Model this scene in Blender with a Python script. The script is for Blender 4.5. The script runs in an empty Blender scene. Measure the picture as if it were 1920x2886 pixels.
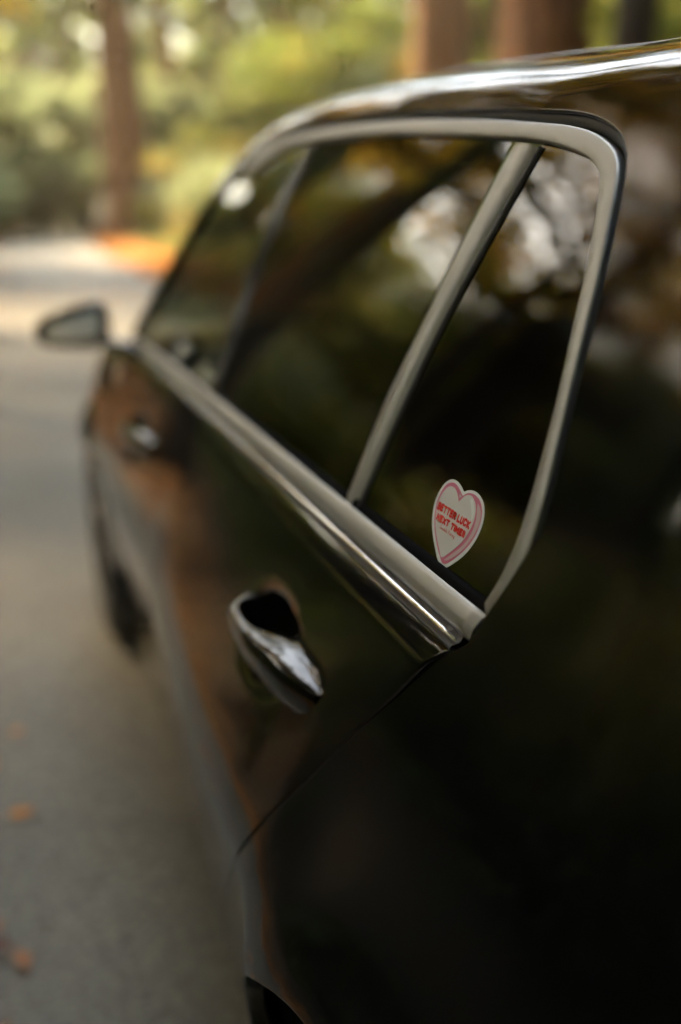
import bpy, math, random
import numpy as np
from mathutils import Vector, Matrix
from mathutils.geometry import delaunay_2d_cdt

SC = bpy.context.scene
COL = SC.collection
rng = np.random.default_rng(7)
R = math.radians

# ---------------------------------------------------------------- camera
cam_d = bpy.data.cameras.new('camera')
cam_d.sensor_fit = 'HORIZONTAL'; cam_d.sensor_width = 24.0; cam_d.lens = 35.65
cam_d.clip_start = 0.02; cam_d.clip_end = 3000
cam_d.dof.use_dof = True; cam_d.dof.aperture_fstop = 1.4; cam_d.dof.focus_distance = 0.893
cam_d.dof.aperture_blades = 0
cam = bpy.data.objects.new('camera', cam_d); COL.objects.link(cam)
CAM = np.array([-.183, -.545, 1.381])
_y, _p, _r = R(18.04), R(16.64), R(-.87)
_f = np.array([math.sin(_y)*math.cos(_p), math.cos(_y)*math.cos(_p), -math.sin(_p)])
_rt = np.cross(_f, [0, 0, 1]); _rt /= np.linalg.norm(_rt); _up = np.cross(_rt, _f)
_rt, _up = _rt*math.cos(_r)+_up*math.sin(_r), -_rt*math.sin(_r)+_up*math.cos(_r)
cam.matrix_world = Matrix([[_rt[i], _up[i], -_f[i], CAM[i]] for i in range(3)]+[[0, 0, 0, 1]])
SC.camera = cam

# ---------------------------------------------------------------- sky, sun, exposure
SUN_AZ, SUN_EL = -38.0, 40.0          # compass azimuth measured from +Y towards +X
w = bpy.data.worlds.new('World'); SC.world = w; w.use_nodes = True
nt = w.node_tree; bg = nt.nodes['Background']
sky = nt.nodes.new('ShaderNodeTexSky'); sky.sky_type = 'NISHITA'; sky.sun_disc = False
sky.sun_elevation = R(SUN_EL); sky.sun_rotation = R(SUN_AZ); sky.dust_density = 3.0; sky.air_density = 2.0
hs = nt.nodes.new('ShaderNodeHueSaturation'); hs.inputs['Saturation'].default_value = .6      # thin high cloud: a whitish sky
nt.links.new(sky.outputs[0], hs.inputs['Color']); nt.links.new(hs.outputs[0], bg.inputs[0]); bg.inputs[1].default_value = 0.15
sd = bpy.data.lights.new('sun', 'SUN'); sd.energy = 3.2; sd.angle = R(6.0); sd.color = (1.0, .73, .42)
so = bpy.data.objects.new('sun', sd); COL.objects.link(so)
_sd = Vector((math.sin(R(SUN_AZ))*math.cos(R(SUN_EL)), math.cos(R(SUN_AZ))*math.cos(R(SUN_EL)), math.sin(R(SUN_EL))))
so.rotation_euler = _sd.to_track_quat('Z', 'Y').to_euler(); so.location = _sd*60
SC.view_settings.view_transform = 'Standard'; SC.view_settings.look = 'None'
SC.view_settings.exposure = 3.05; SC.view_settings.gamma = 1.0; SC.view_settings.use_curve_mapping = False
SC.render.engine = 'CYCLES'
cy = SC.cycles
cy.use_denoising = True
try: cy.denoiser = 'OPENIMAGEDENOISE'
except Exception: pass
cy.max_bounces = 6; cy.diffuse_bounces = 2; cy.glossy_bounces = 4; cy.transmission_bounces = 4
cy.transparent_max_bounces = 12; cy.caustics_reflective = False; cy.caustics_refractive = False
cy.use_adaptive_sampling = True; cy.adaptive_threshold = .035; cy.adaptive_min_samples = 16

# ---------------------------------------------------------------- materials
def mat(name, col, rough=.5, metal=0., spec=.5, coat=0.):
    m = bpy.data.materials.new(name); m.use_nodes = True
    b = m.node_tree.nodes['Principled BSDF']
    b.inputs['Base Color'].default_value = (*col, 1); b.inputs['Roughness'].default_value = rough
    b.inputs['Metallic'].default_value = metal; b.inputs['Specular IOR Level'].default_value = spec
    b.inputs['Coat Weight'].default_value = coat
    return m
def N(m, t): return m.node_tree.nodes.new(t)
def L(m, a, b): m.node_tree.links.new(a, b)
def bsdf(m): return m.node_tree.nodes['Principled BSDF']
def coords(m, scale=(1, 1, 1), kind='Object'):
    tc = N(m, 'ShaderNodeTexCoord'); mp = N(m, 'ShaderNodeMapping'); mp.inputs['Scale'].default_value = scale
    L(m, tc.outputs[kind], mp.inputs[0]); return mp.outputs[0]
def noise(m, vec, scale, detail=5, rough=.55):
    n = N(m, 'ShaderNodeTexNoise'); n.inputs['Scale'].default_value = scale
    n.inputs['Detail'].default_value = detail; n.inputs['Roughness'].default_value = rough
    L(m, vec, n.inputs['Vector']); return n.outputs['Fac']
def ramp(m, fac, stops):
    r = N(m, 'ShaderNodeValToRGB'); e = r.color_ramp.elements
    while len(e) < len(stops): e.new(.5)
    for k, (p, c) in enumerate(stops): e[k].position = p; e[k].color = (*c, 1)
    L(m, fac, r.inputs[0]); return r.outputs[0]
def bump(m, h, strength, dist=.02):
    b = N(m, 'ShaderNodeBump'); b.inputs['Strength'].default_value = strength; b.inputs['Distance'].default_value = dist
    L(m, h, b.inputs['Height']); L(m, b.outputs[0], bsdf(m).inputs['Normal'])

M = {}
M['paint'] = mat('black_paint', (.0035, .0036, .0036), .035, 0, .5)
_v = coords(M['paint']); _n = noise(M['paint'], _v, 900, 2)            # orange peel and fine dust
bump(M['paint'], _n, .018, .001)
L(M['paint'], ramp(M['paint'], noise(M['paint'], _v, 35, 6), [(.35, (.03,)*3), (.75, (.055,)*3)]), bsdf(M['paint']).inputs['Roughness'])
M['gloss_black'] = mat('gloss_black_plastic', (.004, .004, .005), .06)
M['rubber'] = mat('black_rubber', (.008, .008, .008), .55)
M['plastic'] = mat('dark_plastic', (.018, .018, .017), .5)
M['trim'] = mat('satin_aluminium', (.29, .292, .278), .46, 1.0)
_v = coords(M['trim'], (60, 1.5, 60)); bump(M['trim'], noise(M['trim'], _v, 12, 3), .03, .002)
M['chrome'] = mat('chrome', (.75, .74, .72), .07, 1.0)
M['tyre'] = mat('tyre_rubber', (.014, .014, .014), .75)
M['rim'] = mat('dark_alloy', (.05, .05, .052), .3, .8)
M['interior'] = mat('dark_interior', (.012, .011, .010), .8)
M['backing'] = mat('dark_gap', (.002, .002, .002), .9, 0, .05)
M['lens_red'] = mat('red_lamp_lens', (.16, .006, .006), .1)
M['lens_clear'] = mat('clear_lamp_lens', (.4, .4, .4), .08)
M['mirror'] = mat('mirror_glass', (.55, .58, .60), .02, 1.0)
M['st_white'] = mat('sticker_white', (.62, .65, .60), .35)
M['st_face'] = mat('sticker_face', (.54, .53, .48), .38)
M['st_pink'] = mat('sticker_pink', (.52, .125, .19), .38)
M['st_light'] = mat('sticker_light_pink', (.52, .38, .36), .38)
M['st_red'] = mat('sticker_red', (.60, .002, .002), .4)
def glass_mat(name, tint):
    m = bpy.data.materials.new(name); m.use_nodes = True; n = m.node_tree
    n.nodes.remove(n.nodes['Principled BSDF']); out = n.nodes['Material Output']
    tr = N(m, 'ShaderNodeBsdfTransparent'); tr.inputs[0].default_value = (*tint, 1)
    gl = N(m, 'ShaderNodeBsdfGlossy'); gl.inputs['Roughness'].default_value = .004; gl.inputs[0].default_value = (1, 1, 1, 1)
    fr = N(m, 'ShaderNodeFresnel'); fr.inputs[0].default_value = 1.52
    mx = N(m, 'ShaderNodeMixShader'); L(m, fr.outputs[0], mx.inputs[0]); L(m, tr.outputs[0], mx.inputs[1]); L(m, gl.outputs[0], mx.inputs[2])
    L(m, mx.outputs[0], out.inputs[0]); return m
M['glass'] = glass_mat('privacy_glass', (.05, .055, .05))
M['glass_front'] = glass_mat('green_glass', (.30, .34, .30))

# ---------------------------------------------------------------- mesh helpers
def mesh_obj(name, verts, faces, m, parent=None, smooth=True, normals=None, loc=None):
    me = bpy.data.meshes.new(name)
    me.from_pydata([tuple(map(float, v)) for v in verts], [], [tuple(int(i) for i in f) for f in faces])
    me.update()
    if smooth: me.polygons.foreach_set('use_smooth', [True]*len(me.polygons))
    if isinstance(m, (list, tuple)):
        for k in m: me.materials.append(k)
    else: me.materials.append(m)
    if normals is not None: me.normals_split_custom_set_from_vertices([tuple(map(float, n)) for n in normals])
    o = bpy.data.objects.new(name, me); COL.objects.link(o)
    if parent is not None: o.parent = parent; o.matrix_parent_inverse = parent.matrix_world.inverted()
    return o
def empty(name, loc=(0, 0, 0), rz=0.):
    o = bpy.data.objects.new(name, None); COL.objects.link(o); o.location = loc; o.rotation_euler = (0, 0, rz)
    o.empty_display_size = .2
    o.matrix_world = Matrix.Translation(loc) @ Matrix.Rotation(rz, 4, 'Z')
    return o
def tag(o, label=None, cat=None, group=None, kind=None):
    for k, v in (('label', label), ('category', cat), ('group', group), ('kind', kind)):
        if v: o[k] = v
    return o
def pchip(xs, ys):
    xs = np.array(xs, float); ys = np.array(ys, float); h = np.diff(xs); d = np.diff(ys)/h
    m = np.zeros(len(xs)); m[0], m[-1] = d[0], d[-1]
    for i in range(1, len(xs)-1):
        if d[i-1]*d[i] > 0:
            w1, w2 = 2*h[i]+h[i-1], h[i]+2*h[i-1]; m[i] = (w1+w2)/(w1/d[i-1]+w2/d[i])
    def f(x):
        x = np.asarray(x, float); xx = np.clip(x, xs[0], xs[-1]); i = np.clip(np.searchsorted(xs, xx)-1, 0, len(h)-1)
        t = (xx-xs[i])/h[i]
        return (2*t**3-3*t**2+1)*ys[i]+(t**3-2*t**2+t)*h[i]*m[i]+(-2*t**3+3*t**2)*ys[i+1]+(t**3-t**2)*h[i]*m[i+1]
    return f
def spline2(pts, n):
    """Catmull-Rom resampling of a 2-D or 3-D polyline to n points, even in arc length"""
    p = np.array(pts, float); q = np.vstack([2*p[0]-p[1], p, 2*p[-1]-p[-2]]); out = []
    for i in range(1, len(q)-2):
        t = np.linspace(0, 1, 24, endpoint=False)[:, None]
        a, b, c, d = q[i-1], q[i], q[i+1], q[i+2]
        out.append(.5*((2*b)+(-a+c)*t+(2*a-5*b+4*c-d)*t**2+(-a+3*b-3*c+d)*t**3))
    out = np.vstack(out+[p[-1:]])
    s = np.r_[0, np.cumsum(np.linalg.norm(np.diff(out, axis=0), axis=1))]
    u = np.linspace(0, s[-1], n)
    return np.stack([np.interp(u, s, out[:, k]) for k in range(p.shape[1])], 1)
def inside(poly, pts):
    x, y = pts[:, 0], pts[:, 1]; r = np.zeros(len(pts), bool); n = len(poly)
    for i in range(n):
        x1, y1 = poly[i]; x2, y2 = poly[(i+1) % n]
        if y1 == y2: continue
        c = ((y1 > y) != (y2 > y)) & (x < (x2-x1)*(y-y1)/(y2-y1)+x1); r ^= c
    return r
def near_edge(poly, pts, d):
    r = np.full(len(pts), 9e9)
    for a, b in zip(poly, np.roll(poly, -1, 0)):
        ab = b-a; t = np.clip(((pts-a)@ab)/max(ab@ab, 1e-12), 0, 1)
        r = np.minimum(r, np.linalg.norm(pts-a-t[:, None]*ab, axis=1))
    return r < d
def panel(name, poly, fn, m, parent, step=.02, flip=False, flange=.012, out_sign=-1, mirror=False):
    """A sheet-metal panel: outline `poly` in the (u, v) parameter plane lifted by fn(u, v) -> xyz, with a return flange."""
    poly = np.array(poly, float)
    if np.sum(poly[:, 0]*np.roll(poly[:, 1], -1)-np.roll(poly[:, 0], -1)*poly[:, 1]) < 0: poly = poly[::-1]
    lo, hi = poly.min(0), poly.max(0)
    gu, gv = np.meshgrid(np.arange(lo[0], hi[0], step), np.arange(lo[1], hi[1], step))
    g = np.stack([gu.ravel(), gv.ravel()], 1)
    g = g[inside(poly, g)]; g = g[~near_edge(poly, g, step*.45)]
    nb = len(poly); allp = np.vstack([poly, g])
    res = delaunay_2d_cdt([Vector(p) for p in allp], [], [list(range(nb))], 1, 1e-7)
    V2 = np.array([(v.x, v.y) for v in res[0]]); F = [list(f) for f in res[2]]
    P = fn(V2[:, 0], V2[:, 1]); e = 1e-4
    du = (fn(V2[:, 0]+e, V2[:, 1])-fn(V2[:, 0]-e, V2[:, 1])); dv = (fn(V2[:, 0], V2[:, 1]+e)-fn(V2[:, 0], V2[:, 1]-e))
    Nn = np.cross(du, dv); Nn /= np.linalg.norm(Nn, axis=1, keepdims=True)+1e-12
    s = np.sign(Nn[:, 0].mean()*out_sign); s = s if s else 1
    Nn *= s
    fl = []
    for f in F:
        a, b, c = P[f[0]], P[f[1]], P[f[2]]
        fl.append(f if np.dot(np.cross(b-a, c-a), Nn[f[0]]) > 0 else f[::-1])
    verts, norms, faces = list(P), list(Nn), fl
    if flange > 0:
        Pb = fn(poly[:, 0], poly[:, 1])
        dub = (fn(poly[:, 0]+e, poly[:, 1])-fn(poly[:, 0]-e, poly[:, 1])); dvb = (fn(poly[:, 0], poly[:, 1]+e)-fn(poly[:, 0], poly[:, 1]-e))
        nbv = np.cross(dub, dvb); nbv /= np.linalg.norm(nbv, axis=1, keepdims=True)+1e-12; nbv *= s
        tg = np.roll(Pb, -1, 0)-np.roll(Pb, 1, 0); tg /= np.linalg.norm(tg, axis=1, keepdims=True)+1e-12
        area = .5*np.sum(poly[:, 0]*np.roll(poly[:, 1], -1)-np.roll(poly[:, 0], -1)*poly[:, 1])
        side = np.cross(tg, nbv)*s*np.sign(area)             # outward within the surface
        r = .003
        rings = [(Pb, nbv), (Pb+side*r*.6-nbv*r*.35, (nbv+side)*.7071), (Pb+side*r-nbv*r*1.2, side), (Pb+side*r-nbv*flange, side)]
        base = len(verts)
        for pp, nn in rings: verts += list(pp); norms += list(nn)
        for k in range(3):
            for i in range(nb):
                j = (i+1) % nb
                f = [base+k*nb+i, base+k*nb+j, base+(k+1)*nb+j, base+(k+1)*nb+i]
                a, b, c = (np.array(verts[x]) for x in f[:3])
                if np.dot(np.cross(b-a, c-a), norms[f[3]]) < 0: f = f[::-1]
                faces.append(f)
    verts, norms = np.array(verts), np.array(norms)
    if mirror:
        verts = verts.copy(); verts[:, 0] = 2*MID-verts[:, 0]; norms = norms*[-1, 1, 1]; faces = [f[::-1] for f in faces]
    return mesh_obj(name, verts, faces, m, parent, True, norms)
def grid_obj(name, G, m, parent, mirror=False, closed_u=False, closed_v=False, cap=False, smooth=True):
    """G: (nu, nv, 3) array of points -> quad mesh"""
    G = np.array(G, float); nu, nv = G.shape[:2]
    if mirror: G = G.copy(); G[..., 0] = 2*MID-G[..., 0]
    idx = np.arange(nu*nv).reshape(nu, nv); faces = []
    for i in range(nu if closed_u else nu-1):
        for j in range(nv if closed_v else nv-1):
            i2, j2 = (i+1) % nu, (j+1) % nv
            f = (idx[i, j], idx[i2, j], idx[i2, j2], idx[i, j2]); faces.append(f[::-1] if mirror else f)
    if cap:
        faces.append(tuple(idx[0, ::-1]) if not mirror else tuple(idx[0])); faces.append(tuple(idx[-1]) if not mirror else tuple(idx[-1, ::-1]))
    return mesh_obj(name, G.reshape(-1, 3), faces, m, parent, smooth)
def ribbon(name, A, B, nrm, prof, m, parent, mirror=False):
    """band between the curves A and B, raised along nrm by prof [(t, height)]"""
    G = [A+(B-A)*t+nrm*h for t, h in prof]
    G = np.stack(G, 1)
    return grid_obj(name, G, m, parent, mirror)
def tube(path, rad, ns=8, up=(0, 0, 1)):
    p = np.array(path, float); rad = np.broadcast_to(rad, len(p)); t = np.gradient(p, axis=0); t /= np.linalg.norm(t, axis=1, keepdims=True)+1e-12
    upv = np.array(up, float); a = np.cross(t, upv); bad = np.linalg.norm(a, axis=1) < 1e-3
    a[bad] = np.cross(t[bad], [1, .01, 0]); a /= np.linalg.norm(a, axis=1, keepdims=True); b = np.cross(a, t)
    th = np.linspace(0, 2*math.pi, ns, endpoint=False)
    return p[:, None]+rad[:, None, None]*(a[:, None]*np.cos(th)[None, :, None]+b[:, None]*np.sin(th)[None, :, None])
def lathe(prof, ns, cx, cy, cz):
    """profile [(x, r)] turned about the lateral axis through (cy, cz)"""
    th = np.linspace(0, 2*math.pi, ns, endpoint=False); G = np.zeros((len(prof), ns, 3))
    for i, (x, r) in enumerate(prof):
        G[i, :, 0] = cx+x; G[i, :, 1] = cy+r*np.cos(th); G[i, :, 2] = cz+r*np.sin(th)
    return G

# ---------------------------------------------------------------- the car's surfaces
# x: 0 at the widest point of the near flank, growing towards the far side; y: forwards from the rear axle; z: up
MID = .95
def taper(y): return .20*np.maximum(0, -np.asarray(y, float)-.02)**1.7
def glassx(y, z): return .165+.36*(z-1.07)+.15*(z-1.07)**2+taper(y)
XC = pchip([-.9, -.45, -.15, .05, .20, .32, .45, .65, .9, 1.15, 1.4, 1.8, 2.2, 2.5, 2.76, 3.0, 3.2, 3.4, 3.55],
           [.03, .008, -.004, -.008, -.007, -.001, .007, .008, .013, .022, .032, .037, .038, .036, .036, .05, .09, .20, .38])
ZC = pchip([-.9, 0, .2, .35, .5, .8, 3.0, 3.5], [.72, .70, .70, .725, .74, .742, .74, .70])
_th = np.linspace(-.6, .5, 600)
_tl = pchip([-.6, -.45, -.35, -.25, -.12, -.05, -.02, .0, .025, .05, .09, .14, .2, .28, .5],
            [-7, -7, -7, -7, -5, -1, 8, 18, 29, 31, 30, 28, 26, 24, 22])(_th)
_px = np.r_[0, np.cumsum(np.tan(np.radians(.5*(_tl[1:]+_tl[:-1])))*np.diff(_th))]; _px -= np.interp(0, _th, _px)
def prof(h): return np.interp(h, _th, _px)
ARCH_R = (.018, .338, .410); ARCH_F = (2.76, .352, .388)
def lower(y, z):
    """flank of the body below the belt"""
    y = np.asarray(y, float); z = np.asarray(z, float)
    xc = XC(y); h = z-ZC(y); k = (.126-XC(np.minimum(y, 2.3)))/prof(1.02-ZC(y))
    x = xc+prof(h)*np.where(h > 0, k, 1.0)+taper(y)
    for (cy, cz, r), a in ((ARCH_R, .013), (ARCH_F, .014)):
        d = np.hypot(y-cy, z-cz)-r
        x = x-a*np.exp(-(np.maximum(d, 0)/.045)**2)*np.clip((z-.25)/.2, 0, 1)
    return x
HANDLES = ((.540, .893), (1.79, .886))
def doorx(y, z):
    """door skin with the ledge under the belt and the scooped cups behind the handles"""
    y = np.asarray(y, float); z = np.asarray(z, float)
    x = lower(y, np.minimum(z, 1.018))
    t = np.clip((z-1.016)/.022, 0, 1); x = x+(.018-.011*np.clip((y-.5)/.8, 0, 1))*t*(.55+.45*t)
    for hy, hz in HANDLES:
        d2 = ((y-hy)/.082)**2+((z-hz)/.040)**2
        x = x+.022*np.exp(-d2**2.2)
    return x
ZRAIL = pchip([-.7, -.45, -.2, 0, .2, .38, .51, .715, .99, 1.26, 1.40, 1.524, 1.635, 1.75, 1.865, 1.98, 2.1, 2.30],
              [1.37, 1.415, 1.437, 1.449, 1.459, 1.468, 1.479, 1.494, 1.510, 1.517, 1.515, 1.507, 1.487, 1.455, 1.403, 1.33, 1.23, 1.075])
_rx = np.array([0, .0115, .027, .049, .083, .128, .25, .4, .63]); _rz = np.array([0, .0225, .0385, .0495, .0575, .0625, .0700, .0740, .0755])
_rs = np.r_[0, np.cumsum(np.hypot(np.diff(_rx), np.diff(_rz)))]
RX, RZ = pchip(_rs, _rx), pchip(_rs, _rz)
def sidex(y, z):
    """body side: flank below, pillar plane above, blended at the belt"""
    t = np.clip((z-.93)/.20, 0, 1); t = t*t*(3-2*t)
    return (1-t)*lower(y, np.minimum(z, 1.13))+t*(glassx(y, z)-.010)
def body(y, s):
    """body side outer: v = height up to the roof rail, then arc length over the rail towards the roof"""
    y = np.asarray(y, float); s = np.asarray(s, float); zr = ZRAIL(y); z = np.minimum(s, zr); q = np.maximum(s-zr, 0)
    scale = 1-.35*np.clip((-y-.1)/.5, 0, 1)
    return np.stack([sidex(y, z)+RX(q), y, z+RZ(q)*scale], -1)
def door3(y, z): return np.stack([doorx(y, z), np.asarray(y, float)+0*z, np.asarray(z, float)+0*y], -1)
def glass3(y, z): return np.stack([glassx(y, z), np.asarray(y, float)+0*z, np.asarray(z, float)+0*y], -1)

# ---------------------------------------------------------------- the car
car = empty('car', (MID, 1.35, 0))
tag(car, 'glossy black car with silver window trim parked on the forest road', 'car')
def strip(z0, z1, y, n=8): return [(y, z) for z in np.linspace(z0, z1, n)]
OUTER = [(1.635, 1.468), (1.524, 1.501), (1.40, 1.5095), (1.26, 1.511), (.993, 1.505), (.715, 1.489), (.51, 1.473), (.383, 1.460), (.311, 1.452), (.258, 1.442),
         (.216, 1.427), (.194, 1.410), (.184, 1.392), (.166, 1.352), (.151, 1.312), (.128, 1.236), (.109, 1.169), (.105, 1.123), (.112, 1.092), (.124, 1.066)]
INNER = [(1.579, 1.449), (1.369, 1.485), (1.26, 1.4885), (1.149, 1.488), (.841, 1.476), (.615, 1.461), (.434, 1.446), (.364, 1.439), (.320, 1.432), (.280, 1.424),
         (.246, 1.415), (.220, 1.401), (.210, 1.384), (.190, 1.346), (.172, 1.300), (.148, 1.230), (.133, 1.165), (.129, 1.125), (.133, 1.098), (.140, 1.078)]
APIL = [(2.285, 1.047), (2.14, 1.118), (2.05, 1.200), (1.97, 1.306), (1.865, 1.388), (1.75, 1.440), (1.68, 1.462), (1.635, 1.468)]
SHUT = [(.122, 1.066), (.135, 1.048), (.168, 1.019), (.210, .966), (.261, .905), (.310, .837), (.350, .780), (.380, .732), (.436, .665), (.499, .603), (.580, .520), (.669, .425), (.75, .335), (.80, .27)]
oc = spline2(OUTER, 90); ap = spline2(APIL, 26); sh = spline2(SHUT, 100)
ic = spline2(INNER, 90)
def off(c, d):
    t = np.gradient(c, axis=0); t /= np.linalg.norm(t, axis=1, keepdims=True); return c+d*np.stack([-t[:, 1], t[:, 0]], 1)
def arch(a, a0, a1, n=26, grow=0.):
    th = np.radians(np.linspace(a0, a1, n)); return np.stack([a[0]+(a[2]+grow)*np.cos(th), a[1]+(a[2]+grow)*np.sin(th)], 1)
# one-piece body side: rear quarter, rear pillar, roof rail and windscreen pillar
ysr = np.linspace(2.295, -.52, 70)
upw = np.interp(ysr, [-.52, 1.4, 1.65, 2.3], [.150, .150, .06, .035])
upper_edge = np.stack([ysr, ZRAIL(ysr)+upw], 1)
tail = spline2([(-.52, ZRAIL(-.52)+.148), (-.60, 1.36), (-.70, 1.18), (-.78, 1.02), (-.83, .86), (-.85, .70), (-.84, .56), (-.80, .42)], 30)[1:]
SEAL = .0115
oco = off(oc, -SEAL); apo = off(ap, -SEAL)
if np.mean(oco[:40, 1]-oc[:40, 1]) < 0: oco = off(oc, SEAL); apo = off(ap, SEAL)
gap = .0033
shq = off(sh, gap) if np.mean(off(sh, gap)[:, 0]) < np.mean(sh[:, 0]) else off(sh, -gap)     # quarter side of the gap
shd = off(sh, -gap) if np.mean(off(sh, gap)[:, 0]) < np.mean(sh[:, 0]) else off(sh, gap)
sh_low = shq[shq[:, 1] < 1.055]
ring = np.vstack([upper_edge, tail, arch(ARCH_R, 165, 8, 44), [(.44, .285), (.60, .272)], sh_low[::-1][1:], oco[::-1][4:], apo[::-1][1:]])
for mir in (False, True):
    b = panel('body_side', ring, body, M['paint'], car, .018, mirror=mir, flange=.02)
# roof skin between the two ditch mouldings
ys = np.linspace(-.52, 1.56, 60); qs = np.linspace(.160, _rs[-1], 22)
G = np.stack([body(ys, ZRAIL(ys)+q) for q in qs], 1)
hd = np.clip((ys-1.2)/.36, 0, 1)
G2 = G.copy(); G2[..., 0] = 2*MID-G2[..., 0]
G = np.concatenate([G, G2[:, ::-1][:, 1:]], 1)
G[..., 2] -= (hd[:, None]**2)*.02*np.clip((G[..., 0]-.45)/.3, 0, 1)*np.clip((1.45-G[..., 0])/.3, 0, 1)*0
grid_obj('roof', G, M['paint'], car)
for mir in (False, True):          # ditch moulding: a raised rubber-backed strip in the joint between rail and roof
    c = body(ys, ZRAIL(ys)+.150); e = body(ys, ZRAIL(ys)+.161); n = np.array([-.25, 0, .97])
    ribbon('ditch_moulding', c, e, n, [(-.1, -.012), (.0, -.004), (.12, .0018), (.4, .0035), (.7, .0035), (.9, .0015), (1.0, -.004), (1.1, -.012)], M['gloss_black'], car, mir)
# windscreen, from the roof header to the cowl
hdr = G[-1]; nv = len(hdr); tt = np.linspace(0, 1, nv)
cw = np.stack([.17+(2*MID-.34)*tt, 2.30+.16*np.sin(math.pi*tt), 1.06+.01*np.sin(math.pi*tt)], 1)
W = np.stack([hdr+(cw-hdr)*t+np.array([0, 1, 1])*.05*math.sin(math.pi*t) for t in np.linspace(0, 1, 14)], 0)
# hold the screen's edges on the windscreen pillars
pil = body(np.interp(np.linspace(0, 1, 14), [0, 1], [1.56, 2.295]), ZRAIL(np.interp(np.linspace(0, 1, 14), [0, 1], [1.56, 2.295]))+.05)
for i in range(14):
    a, bq = W[i, 0].copy(), W[i, -1].copy(); ta = pil[i]+[.0, 0, -.008]; tb = ta*[-1, 1, 1]+[2*MID, 0, 0]
    wgt = np.clip(1-tt*4, 0, 1)[:, None]**2; wgb = np.clip(1-(1-tt)*4, 0, 1)[:, None]**2
    W[i] += (ta-a)*wgt+(tb-bq)*wgb
grid_obj('windscreen', W, M['glass_front'], car)
# window trim: satin band around the glasshouse
nrm = np.array([-.94, 0, .34])
def lift(c, dx=0.): 
    p = glass3(c[:, 0], c[:, 1]); p[:, 0] += dx; return p
def pairs(n=110):
    """outer and inner edges of the band, matched along their length"""
    o2, i2 = spline2(OUTER, n), spline2(INNER, n); return o2+.10*(i2-o2), i2-.06*(i2-o2)
o2, i2 = pairs()
for mir in (False, True):
    A, B = lift(o2, -.004), lift(i2, -.004)
    ribbon('window_trim', A, B, nrm, [(0, -.012), (.0, .0010), (.015, .0026), (.05, .0036), (.10, .0039), (.50, .0046), (.86, .0039), (.93, .0034), (.975, .0020), (1.0, -.001), (1.0, -.010)], M['trim'], car, mir)
    # rubber seal between trim and body
    so_ = off(o2, SEAL+.004) if off(o2, SEAL)[40, 1] > o2[40, 1] else off(o2, -SEAL-.004)
    ribbon('weather_seal', lift(so_, -.003), lift(o2, -.003), nrm, [(0, -.01), (.15, -.002), (.5, .001), (.85, -.001), (1.05, -.008)], M['rubber'], car, mir)
    # trim joint by the rear window divider
    # bright edge line of the seal round the rear corner
    cpath = lift(off(o2, (SEAL-.0015) if off(o2, SEAL)[40, 1] > o2[40, 1] else -(SEAL-.0015)), -.0055)[30:]
    grid_obj('seal_lip', tube(cpath, .0011, 6), M['gloss_black'], car, mir, closed_v=True)
    # dark windscreen-pillar seal along the front window
    a1 = spline2(APIL, 40); a2 = off(a1, .016) if off(a1, .016)[20, 1] < a1[20, 1] else off(a1, -.016)
    a0 = off(a1, -.016) if off(a1, .016)[20, 1] < a1[20, 1] else off(a1, .016)
    ribbon('pillar_seal', lift(a0, -.004), lift(a2, -.004), nrm, [(0, -.006), (.1, .003), (.5, .006), (.9, .003), (1, -.004)], M['gloss_black'], car, mir)

# -- doors
def rows(a, b): return np.vstack([a, b])
FRONT_SHUT = spline2([(2.292, 1.036), (2.30, .95), (2.31, .80), (2.315, .65), (2.30, .50), (2.27, .38), (2.23, .27)], 30)
bz = lambda y: 1.0375+0*np.asarray(y)
rear_poly = np.vstack([np.stack([np.linspace(1.205, .158, 60), bz(np.linspace(1.205, .158, 60))], 1), shd[shd[:, 1] < 1.034],
                       np.stack([np.linspace(.80, 1.205, 20), np.full(20, .268)], 1), np.stack([np.full(30, 1.205), np.linspace(.29, 1.02, 30)], 1)])
front_poly = np.vstack([np.stack([np.full(30, 1.211), np.linspace(1.02, .29, 30)], 1), np.stack([np.linspace(1.211, 2.20, 40), np.full(40, .268)], 1),
                        FRONT_SHUT[::-1], np.stack([np.linspace(2.27, 1.211, 60), bz(np.linspace(2.27, 1.211, 60))], 1)])
belt_sec = [(-.004, -.0125), (-.0075, -.0075), (-.0095, -.0064), (-.0104, -.0078), (-.0116, -.0080), (-.0140, -.0108), (-.0170, -.0150), (-.0186, -.0178), (-.0194, -.0196), (-.0206, -.0240), (-.0216, -.0282), (-.0205, -.0298), (-.008, -.0302)]
BZ = pchip([.1, 1.5, 2.3], [1.0755, 1.0745, 1.064])
def belt(y0, y1, name, parent, mir, endcut=0.):
    yy = np.linspace(y0, y1, 50); G = []
    for k, (dx, dz) in enumerate(belt_sec):
        z = BZ(yy)+dz; yk = yy+endcut*(-dx)*np.linspace(1, 0, 50)**6
        G.append(np.stack([.1665+dx+0*yy+(glassx(yy, BZ(yy))-.165)*.6, yk, z], 1))
    return grid_obj(name, np.stack(G, 1)[:, ::-1], M['trim'], parent, mir, cap=True)
def bead(y0, y1, parent, mir):
    yy = np.linspace(y0, y1, 50); p = np.stack([.1400+0*yy, yy, BZ(yy)-.0325], 1); r = np.full(50, .0027); r[0] = .0014
    grid_obj('chrome_bead', tube(p, r, 10), M['chrome'], parent, mir, closed_v=True, cap=True)
    q = np.stack([p+[.012, 0, .006], p+[.004, 0, -.003], p+[-.004, 0, -.0052], p+[-.0052, 0, -.0075], p+[.004, 0, -.012]], 1)
    grid_obj('belt_seal', q, M['rubber'], parent, mir)
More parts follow.
